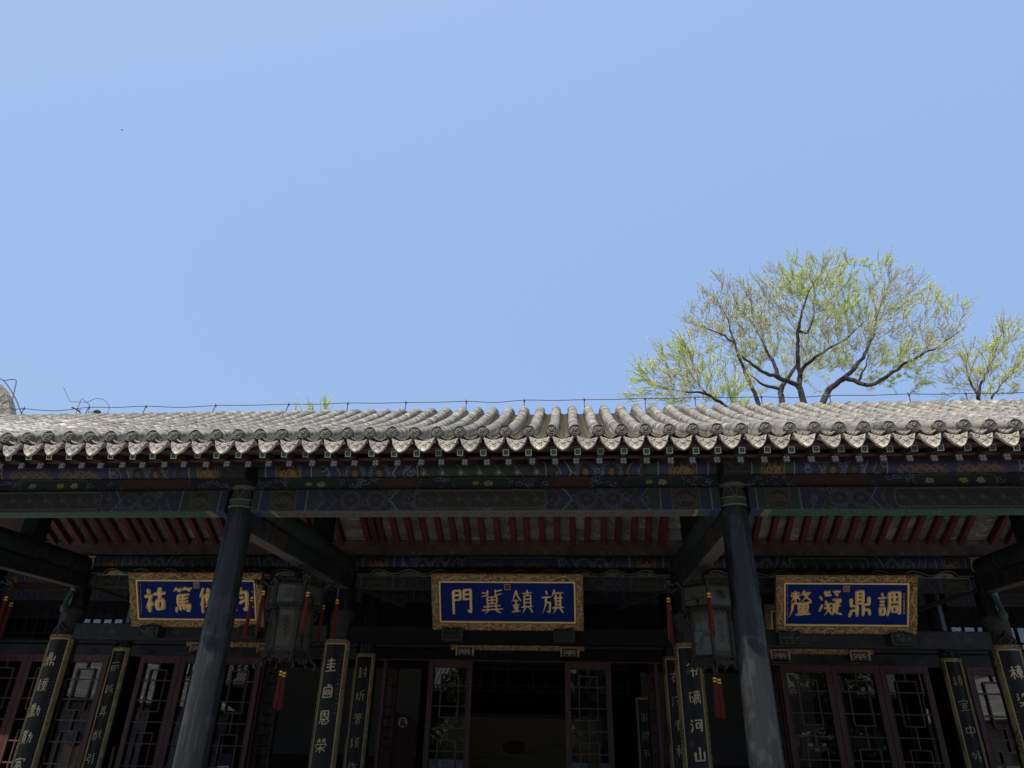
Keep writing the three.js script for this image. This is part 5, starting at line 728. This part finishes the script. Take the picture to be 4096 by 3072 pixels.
// side halls of the courtyard: the door glass mirrors them
for (const s of [-1, 1]) {
  const P = thing('side_hall', s < 0 ? 'low tiled side hall left of the courtyard, mirrored in the left door glass' : 'low tiled side hall right of the courtyard, mirrored in the right door glass', 'hall', [s * 19, 0, 15]);
  const L = 24, list = [], f = (t) => [s * t * 4.2, 2.7 + 2.15 * t + 0.3 * t * t];
  const wavy = gridGeo(1, 10, () => [0, 0, 0]);
  for (let k = 0; k < L / 0.24; k++) { const z = -L / 2 + k * 0.24; list.push(gridGeo(5, 8, (u, v) => { const [x, y] = f(v), a = Math.PI * u; return [x, y + Math.sin(a) * 0.085, z + Math.cos(a) * 0.06, u * 0.2, v * 4]; })); }
  mesh('cover_tiles', merge(list), std(lin(1.3, 1.28, 1.22), { map: tileTex, roughness: 0.95 }), P).userData.kind = 'stuff';
  mesh('roof_bed', merge([gridGeo(1, 10, (u, v) => { const [x, y] = f(v); return [x, y, (u - 0.5) * L, u * L, v * 4]; }), gridGeo(1, 1, (u, v) => [s * (4.2 + v * 4), 5.15 - v * 2.4, (u - 0.5) * L])]), std(lin(0.12, 0.115, 0.11), { map: tileTex, roughness: 0.95 }), P);
  mesh('wall', box(0.3, 2.9, L - 1, s * 1.2, 1.4, 0), M.stone, P); mesh('ridge', rbox(0.4, 0.35, L, 0.05, s * 4.2, 5.2, 0), M.tile[2], P);
  mesh('fascia', box(0.1, 0.2, L, s * 0.06, 2.7, 0), M.redBoard, P); mesh('gable_wall', merge([box(7.6, 2.9, 0.3, s * 4.2, 1.4, -L / 2 + 0.5), box(7.6, 2.9, 0.3, s * 4.2, 1.4, L / 2 - 0.5)]), M.stone, P);
}

{ // gate hall across the courtyard, behind the viewer: dark front that the centre door glass mirrors
  const P = thing('gate_hall', 'dark fronted gate hall across the courtyard, mirrored in the centre door glass', 'hall', [0, 0, 30]);
  mesh('front_wall', box(46, 4.6, 0.3, 0, 2.3, 0), M.darkPaint, P); mesh('terrace', rbox(46, 0.5, 2.4, 0.02, 0, 0.25, -1.2), M.stone, P);
  for (let k = 0; k < 12; k++) mesh('column', new THREE.CylinderGeometry(0.16, 0.17, 4.2, 16).translate(-22 + k * 4, 2.1, -1.8), M.black, P);
  mesh('roof', merge([gridGeo(1, 8, (u, v) => [-23.5 + u * 47, 4.3 + v * 2.6 + 0.5 * v * v, -2.6 + v * 5.4, u * 31, v * 6]), gridGeo(1, 1, (u, v) => [-23.5 + u * 47, 7.4 - v * 3.2, 2.8 + v * 5, u * 31, v * 6]), gridGeo(1, 1, (u, v) => [-23.5 + u * 47, 4.1 + v * 0.2, -2.6])]), std(lin(0.12, 0.12, 0.12), { map: tileTex }), P);
  const rl = []; for (let k = 0; k < 188; k++) rl.push(gridGeo(4, 6, (u, v) => { const a = Math.PI * u; return [-23.4 + k * 0.25 + Math.cos(a) * 0.07, 4.31 + v * 2.6 + 0.5 * v * v + Math.sin(a) * 0.08, -2.6 + v * 5.4, u * 0.2, v * 5]; })); mesh('cover_tiles', merge(rl), std(lin(0.18, 0.18, 0.18), { map: tileTex }), P).userData.kind = 'stuff'; mesh('ridge', rbox(47, 0.45, 0.4, 0.05, 0, 7.5, 2.8), M.tile[2], P);
}
// ---------------------------------------------------------------- trees
const bark = std(lin(0.05, 0.044, 0.038), { map: grimeTex, roughness: 0.95 }), twigM = std(lin(0.14, 0.12, 0.075), { roughness: 0.95 });
const leafM = [[0.58, 0.64, 0.2], [0.66, 0.66, 0.3], [0.5, 0.45, 0.23], [0.5, 0.62, 0.12]].map(([a, b, c]) => new THREE.MeshPhysicalMaterial({ color: lin(a, b, c), roughness: 0.9, transmission: 0.3, thickness: 0, side: THREE.DoubleSide }));
// limbs: lists of points with a start radius; blobs: [x, y, z, rx, ry, rz, weight] that the crown fills
function growTree(name, label, grp, limbs, blobs, o) {
  const q = rng(o.seed), P = thing(name, label, 'tree', [0, 0, 0], grp);
  const nodes = [], add = (p, par, lim) => { nodes.push({ p, par, n: 0, d: V(0, 0, 0), kids: 0, lim, r: 0 }); return nodes.length - 1; };
  const roots = [];
  for (const L of limbs) {
    const cur = new THREE.CatmullRomCurve3(L.pts, false, 'centripetal'), len = cur.getLength(), n = Math.max(3, Math.ceil(len / 0.16)); let par = -1;
    if (roots.length) { let best = 1e9; for (let i = 0; i < nodes.length; i++) { const d = nodes[i].p.distanceTo(L.pts[0]); if (d < best) { best = d; par = i; } } if (best > 1.2 && !L.join) par = -1; }
    for (let i = 0; i <= n; i++) { const t = i / n, p = cur.getPointAt(t); if (i > 1) p.add(V((q() - 0.5) * 0.05, (q() - 0.5) * 0.05, (q() - 0.5) * 0.05)); par = add(p, par, L.r * (1 - t) + (L.r1 ?? 0.02) * t); if (i === 0) roots.push(par); }
  }
  const at = []; const tot = blobs.reduce((a, b) => a + b[3] * b[4] * b[5], 0);
  for (const b of blobs) { const n = Math.round(o.density * b[3] * b[4] * b[5] * 4.19); for (let i = 0; i < n; i++) { const u = V(q() * 2 - 1, q() * 2 - 1, q() * 2 - 1); if (u.length() > 1) continue; if (q() > 0.45 + 0.55 * u.length()) continue; at.push({ p: V(b[0] + u.x * b[3], b[1] + u.y * b[4], b[2] + u.z * b[5]), near: -1, dist: 1e9 }); } }
  let live = at, from = 0; const step = o.step || 0.15, kill = o.kill || 0.26, infl = o.infl || 2.2;
  for (let it = 0; it < 130 && live.length; it++) {
    for (const a of live) for (let i = from; i < nodes.length; i++) { const np = nodes[i].p, dx = np.x - a.p.x, dy = np.y - a.p.y, dz = np.z - a.p.z, d = dx * dx + dy * dy + dz * dz; if (d < a.dist && nodes[i].p.y > o.minY) { a.dist = d; a.near = i; } }
    from = nodes.length; const act = new Set();
    live = live.filter((a) => a.dist > kill * kill);
    for (const a of live) if (a.dist < infl * infl && a.near >= 0) { const nd = nodes[a.near]; nd.d.add(a.p.clone().sub(nd.p).normalize()); nd.n++; act.add(a.near); }
    if (!act.size) break;
    for (const i of act) { const nd = nodes[i], dir = nd.d.divideScalar(nd.n).add(V((q() - 0.5) * 0.28, (q() - 0.5) * 0.28 + 0.16, (q() - 0.5) * 0.28)).normalize(); nd.d = V(0, 0, 0); nd.n = 0; if (nd.kids < 4) { nd.kids++; add(nd.p.clone().addScaledVector(dir, step), i, 0); } }
  }
  for (let i = nodes.length - 1; i >= 0; i--) { const n = nodes[i]; n.r = Math.max((n.lim || 0) * 0.72, Math.pow(Math.max(n.acc || 0, Math.pow(o.tip || 0.006, 2.06)), 1 / 2.06)); if (n.par >= 0) nodes[n.par].acc = (nodes[n.par].acc || 0) + Math.pow(n.r, 2.06) * 0.8; }
  const thick = [], thin = [], leaves = leafM.map(() => ({ pos: [], idx: [] }));
  const seg = (list, a, b, r0, r1, k) => { const d = b.clone().sub(a).normalize(), u = Math.abs(d.y) < 0.9 ? V(0, 1, 0) : V(1, 0, 0), s = u.clone().cross(d).normalize(), t = d.clone().cross(s); list.push({ a, b, r0, r1, k, s, t }); };
  const leaf = (k, p, sz) => { const L = leaves[k], b = L.pos.length / 3, a = V(q() - 0.5, q() - 0.5, q() - 0.5).normalize().multiplyScalar(sz), c = V(q() - 0.5, q() - 0.5, q() - 0.5).normalize().multiplyScalar(sz * 0.42); for (const v of [p.clone().sub(a), p.clone().add(c), p.clone().add(a), p.clone().sub(c)]) L.pos.push(v.x, v.y, v.z); L.idx.push(b, b + 1, b + 2, b, b + 2, b + 3); };
  const clump = noise2(o.seed + 5, 64);
  for (let i = 0; i < nodes.length; i++) {
    const n = nodes[i]; if (n.par < 0) continue; const m = nodes[n.par]; seg(n.r > 0.0095 ? thick : thin, m.p, n.p, Math.min(m.r, n.r * 1.25), n.r, n.r > 0.05 ? 9 : n.r > 0.022 ? 6 : 3);
    if (n.r < 0.03 && n.p.y > o.leafY) {
      const dens = clump(n.p.x * 1.1 + 20, n.p.y * 1.1 + n.p.z * 0.6 + 20), tw = q() < 0.4 ? 1 : 2;
      for (let w = 0; w < tw; w++) {
        const out = n.p.clone().sub(o.heart).normalize(), dir = n.p.clone().sub(m.p).normalize().multiplyScalar(0.55).addScaledVector(out, 0.75).add(V((q() - 0.5) * 1.0, q() * 0.75 - 0.1, (q() - 0.5) * 1.0)).normalize(), len = 0.2 + q() * 0.42;
        const h = n.p.clone().addScaledVector(dir, len * 0.55), e = h.clone().addScaledVector(dir, len * 0.45).add(V((q() - 0.5) * 0.1, (q() - 0.6) * 0.1, (q() - 0.5) * 0.1));
        seg(thin, n.p, h, 0.0062, 0.005, 3); seg(thin, h, e, 0.005, 0.0035, 3);
        const nl = Math.round((o.leaves || 6) * 5.6 * (0.8 + 1.5 * smooth(0.38, 0.8, dens)) * (0.5 + q())); const kind = q() < 0.2 + 0.5 * smooth(0.5, 0.25, dens) ? 2 : dens > 0.66 ? (q() < 0.5 ? 3 : 0) : q() < 0.5 ? 0 : 1;
        for (let k = 0; k < nl; k++) { const t = 0.25 + 0.8 * q(), p = (t < 0.55 ? n.p.clone().lerp(h, t / 0.55) : h.clone().lerp(e, (t - 0.55) / 0.45)).add(V((q() - 0.5) * 0.09, (q() - 0.5) * 0.09, (q() - 0.5) * 0.09)); leaf(kind, p, (o.leafSize || 0.021) * (0.6 + 0.8 * q())); }
      }
    }
  }
  const build = (list) => { const pos = [], idx = [], uv = []; for (const { a, b, r0, r1, k, s, t } of list) { const base = pos.length / 3; for (let e = 0; e < 2; e++) for (let i = 0; i < k; i++) { const an = i / k * 6.283, c = Math.cos(an), sn = Math.sin(an), r = e ? r1 : r0, o2 = e ? b : a; pos.push(o2.x + (s.x * c + t.x * sn) * r, o2.y + (s.y * c + t.y * sn) * r, o2.z + (s.z * c + t.z * sn) * r); uv.push(i / k, o2.y * 0.5); } for (let i = 0; i < k; i++) { const j = (i + 1) % k; idx.push(base + i, base + j, base + k + j, base + i, base + k + j, base + k + i); } } const g = new THREE.BufferGeometry(); g.setAttribute('position', new THREE.Float32BufferAttribute(pos, 3)); g.setAttribute('uv', new THREE.Float32BufferAttribute(uv, 2)); g.setIndex(idx); g.computeVertexNormals(); return g; };
  if (thick.length) mesh('trunk', build(thick), bark, P); if (thin.length) mesh('twigs', build(thin), twigM, P).userData.kind = 'stuff';
  leaves.forEach((L, k) => { if (!L.idx.length) return; const g = new THREE.BufferGeometry(); g.setAttribute('position', new THREE.Float32BufferAttribute(L.pos, 3)); g.setIndex(L.idx); g.computeVertexNormals(); mesh('crown', g, leafM[k], P).userData.kind = 'stuff'; });
  return P;
}
{
  const zt = -15, T = (x, y, dz = 0) => seen((2400 + x * 0.7667) / 1.8517, (950 + y * 0.7667) / 1.8517, zt + dz), k = T(1000, 500).distanceTo(T(1001, 500));
  const bl = (x, y, rx, ry, dz = 0, rz = 2) => { const c = T(x, y, dz); return [c.x, c.y, c.z, rx * k, ry * k, rz]; };
  const base = T(1110, 960); const root = V(base.x, 0, base.z), kn = { density: 34, step: 0.15, kill: 0.24, heart: V(root.x, base.y, root.z), infl: 2.4, tip: 0.0042, minY: base.y, leafY: base.y - 1, leaves: 6 };
  growTree('spring_tree', 'large spreading tree with dark forked trunk and thin spring leaves behind the roof', null, [
    { r: 0.3, r1: 0.2, pts: [root, V(root.x, base.y * 0.6, root.z), base] }, { r: 0.17, r1: 0.13, pts: [base, T(1065, 870), T(1045, 790), T(1030, 770)] }, { r: 0.12, r1: 0.05, pts: [T(1030, 770), T(930, 730, 0.3), T(850, 700, 0.5), T(790, 660, 0.6), T(740, 620, 0.7)] }, { r: 0.1, r1: 0.012, pts: [T(930, 730, 0.3), T(905, 650, 0.2), T(875, 600), T(830, 510, -0.3), T(780, 420, -0.5)] },
    { r: 0.11, r1: 0.012, pts: [T(1040, 770), T(1050, 700, -0.2), T(1085, 660, -0.3), T(1180, 590, -0.5), T(1280, 530, -0.6), T(1400, 420, -0.8)] }, { r: 0.11, r1: 0.012, pts: [T(1045, 720), T(1030, 600, 0.2), T(1035, 480, 0.4), T(1055, 380, 0.5), T(1100, 260, 0.6), T(1155, 190, 0.6)] }, { r: 0.06, r1: 0.012, pts: [T(1080, 500, 0.4), T(1110, 430, 0.6), T(1110, 350, 0.8)] },
    { r: 0.17, r1: 0.12, pts: [base, T(1170, 850), T(1200, 790), T(1270, 735, 0.2)] }, { r: 0.1, r1: 0.012, pts: [T(1270, 735, 0.2), T(1320, 690, 0.3), T(1380, 610, 0.2), T(1425, 510), T(1445, 420, -0.3), T(1480, 310, -0.4)] }, { r: 0.11, r1: 0.012, pts: [T(1280, 735, 0.2), T(1340, 750, 0.4), T(1405, 770, 0.5), T(1470, 740, 0.6), T(1560, 680, 0.6), T(1660, 620, 0.5), T(1780, 560, 0.4), T(1890, 480, 0.3)] }, { r: 0.06, r1: 0.012, pts: [T(1350, 750, 0.4), T(1385, 670, 0.6), T(1400, 600, 0.8)] },
  ], [bl(1080, 340, 250, 220), bl(1150, 245, 150, 90), bl(1165, 180, 55, 45, 0.3, 1), bl(880, 330, 190, 125), bl(780, 330, 110, 80), bl(1400, 330, 230, 150), bl(1550, 315, 140, 85), bl(1635, 335, 75, 55, 0, 1.4), bl(1600, 480, 180, 130), bl(1755, 500, 115, 90), bl(850, 520, 150, 150), bl(1180, 560, 200, 130), bl(1480, 640, 260, 110), bl(1650, 700, 180, 90), bl(1330, 460, 160, 120)], { ...kn, seed: 5 });
  const b4 = T(835, 930);
  growTree('spring_tree', 'slimmer tree with a leaning dark trunk, left of the large forked tree', null, [{ r: 0.2, r1: 0.13, pts: [V(b4.x + 0.5, 0, b4.z - 1), V(b4.x + 0.3, b4.y * 0.6, b4.z - 1), T(835, 930, -1)] }, { r: 0.12, r1: 0.012, pts: [T(835, 930, -1), T(820, 850, -1), T(780, 760, -1), T(735, 650, -1), T(690, 520, -1), T(655, 400, -1), T(600, 310, -1)] }, { r: 0.05, r1: 0.012, pts: [T(700, 550, -1), T(620, 500, -0.6), T(540, 470, -0.4), T(460, 440)] }],
    [bl(620, 340, 120, 95, -1, 1.6), bl(560, 420, 130, 80, -0.6, 1.6), bl(470, 440, 60, 35, -0.5, 1), bl(700, 430, 130, 150, -1, 1.8), bl(620, 560, 110, 80, -1, 1.6), bl(750, 600, 90, 120, -1, 1.4)], { ...kn, heart: b4.clone(), seed: 15, leaves: 7 });
  const b5 = T(700, 930);
  growTree('spring_tree', 'low spreading bright green tree at the left end of the tree group', null, [{ r: 0.18, r1: 0.1, pts: [V(b5.x, 0, b5.z + 1), V(b5.x, b5.y * 0.6, b5.z + 1), T(700, 930, 1)] }, { r: 0.09, r1: 0.012, pts: [T(700, 930, 1), T(640, 870, 1), T(560, 820, 1.1), T(450, 805, 1.2), T(340, 790, 1.2)] }, { r: 0.05, r1: 0.012, pts: [T(560, 820, 1.1), T(490, 740, 1), T(440, 640, 0.8)] }, { r: 0.05, r1: 0.012, pts: [T(700, 930, 1), T(690, 860, 0.8), T(670, 780, 0.8)] }],
    [bl(280, 760, 140, 85, 1, 1.6), bl(400, 690, 140, 100, 1, 1.6), bl(460, 590, 80, 75, 1, 1.2), bl(590, 760, 150, 95, 1, 1.6), bl(720, 820, 90, 70, 1, 1.3), bl(220, 830, 90, 60, 1, 1.2), bl(420, 820, 180, 60, 1, 1.5)], { ...kn, heart: b5.clone(), seed: 25, leaves: 7, density: 42 });
  const b6 = T(985, 930, -5);
  growTree('spring_tree', 'pale grey trunked tree further back between the forked limbs', null, [{ r: 0.25, r1: 0.18, pts: [V(b6.x, 0, b6.z), b6] }, { r: 0.2, r1: 0.04, pts: [b6, T(950, 860, -5), T(945, 790, -5), T(990, 720, -5), T(1030, 650, -5), T(1040, 560, -5)] }, { r: 0.12, r1: 0.012, pts: [T(945, 790, -5), T(860, 770, -5), T(760, 700, -5)] }], [bl(880, 720, 180, 110, -5, 1.8), bl(1050, 600, 140, 130, -5, 1.8), bl(1150, 740, 160, 80, -5, 1.6)], { ...kn, heart: b6.clone(), seed: 35, leaves: 5, density: 18 });
  const b7 = T(2000, 950);
  growTree('spring_tree', 'thin leaved tree at the right edge of the picture behind the roof', null, [{ r: 0.18, r1: 0.09, pts: [V(b7.x, 0, b7.z), b7] }, { r: 0.08, r1: 0.012, pts: [b7, T(1975, 830), T(1990, 760), T(2030, 680), T(2070, 580), T(2100, 480)] }, { r: 0.06, r1: 0.012, pts: [T(1975, 830), T(1930, 740), T(1900, 640)] }, { r: 0.06, r1: 0.012, pts: [b7, T(2050, 830), T(2120, 740), T(2190, 660)] }],
    [bl(2080, 600, 130, 120, 0, 1.6), bl(2100, 490, 60, 60, 0, 1), bl(2200, 680, 120, 120, 0, 1.6), bl(1940, 690, 100, 100, 0, 1.5), bl(2020, 780, 200, 70, 0, 1.6), bl(1860, 790, 100, 45, 0, 1.2), bl(2190, 560, 80, 60, 0, 1.2)], { ...kn, heart: b7.clone(), seed: 45, leaves: 6 });
  const tf = (x, y) => seen(x, y, -16), b8 = tf(670, 960), kk = tf(670, 880).distanceTo(tf(671, 880));
  growTree('spring_tree', 'small treetop peeping over the ridge left of the centre', null, [{ r: 0.14, r1: 0.05, pts: [V(b8.x, 0, b8.z), b8] }, { r: 0.04, r1: 0.012, pts: [b8, tf(660, 925), tf(690, 900), tf(703, 886)] }], [[tf(678, 900).x, tf(678, 900).y, -16, 46 * kk, 14 * kk, 0.9], [tf(700, 890).x, tf(700, 890).y, -16, 14 * kk, 10 * kk, 0.5]], { ...kn, heart: b8.clone(), seed: 55, leaves: 7, density: 90, minY: b8.y, leafY: b8.y });
  // courtyard cypresses behind the viewer, mirrored in the centre and right door glass
  const green = [[0.035, 0.06, 0.02], [0.05, 0.075, 0.03]].map(([a, b, c]) => std(lin(a, b, c), { side: THREE.DoubleSide, roughness: 0.9 }));
  for (const [x, z, h, r, seed, l] of [[1.7, 15, 9, 1.5, 61, 'dense dark cypress mirrored in the right centre door leaf'], [7.6, 14, 10, 1.9, 71, 'dense dark cypress mirrored in the right bay door glass'], [11.6, 15, 10, 2.2, 76, 'dense dark cypress mirrored at the far right of the door glass'], [-3.6, 16, 9, 2.0, 81, 'dense dark cypress mirrored in the left centre door leaf']]) {
    const P = thing('cypress_tree', l, 'tree', [x, 0, z]), q = rng(seed); mesh('trunk', rod(V(0, 0, 0), V(0.1, h * 0.9, 0), 0.24, 0.05, 8), bark, P);
    const L = [[], []]; for (let k = 0; k < 5200; k++) { const t = Math.pow(q(), 0.8), y = 1.3 + t * (h - 1.3), rad = r * (1 - t * 0.75) * (0.55 + 0.45 * Math.sin(t * 23 + q())) * Math.sqrt(q()), a = q() * 6.283; if (Math.sin(a * 3 + y * 2.1) < -0.75) continue; const g = new THREE.PlaneGeometry(0.11 + q() * 0.14, 0.24); g.rotateX(q() * 6); g.rotateY(q() * 6); g.translate(Math.cos(a) * rad, y, Math.sin(a) * rad); L[k % 2].push(g); }
    L.forEach((l2, k) => { mesh('crown', merge(l2), green[k], P).userData.kind = 'stuff'; });
  }
}
// ---------------------------------------------------------------- birds
function bird(label, p, span, ry, rz) {
  const B = thing('bird', label, 'bird', p.toArray()); B.rotation.set(0.2, ry, rz); const m = std(lin(0.03, 0.035, 0.05), { roughness: 0.8 }), s = span / 2;
  mesh('body', merge([new THREE.SphereGeometry(1, 12, 8).scale(s * 0.11, s * 0.12, s * 0.34), new THREE.SphereGeometry(s * 0.09, 8, 6).translate(0, s * 0.03, s * 0.36), new THREE.ConeGeometry(s * 0.03, s * 0.1, 6).rotateX(Math.PI / 2).translate(0, s * 0.02, s * 0.47), new THREE.ConeGeometry(s * 0.12, s * 0.34, 4).scale(1, 1, 0.2).rotateX(Math.PI / 2).translate(0, 0, -s * 0.42)]), m, B);
  for (const w of [-1, 1]) mesh('wing', gridGeo(8, 3, (u, v) => { const c = s * (0.3 - 0.24 * u); return [w * u * s, s * (0.28 * Math.sin(u * 2.2) - (w > 0 ? 0.5 : 0.1) * u * u), s * 0.12 - v * c - u * u * s * 0.22, u, v]; }), m, B); return B;
}
bird('small dark bird gliding alone in the blue sky, upper left', seen(263, 281, -24), 0.38, -0.5, -0.3);
bird('tiny dark bird low in the sky at the left, a speck', seen(142, 714, -50), 0.22, 0.8, 0.2);

renderer.render(scene, camera);
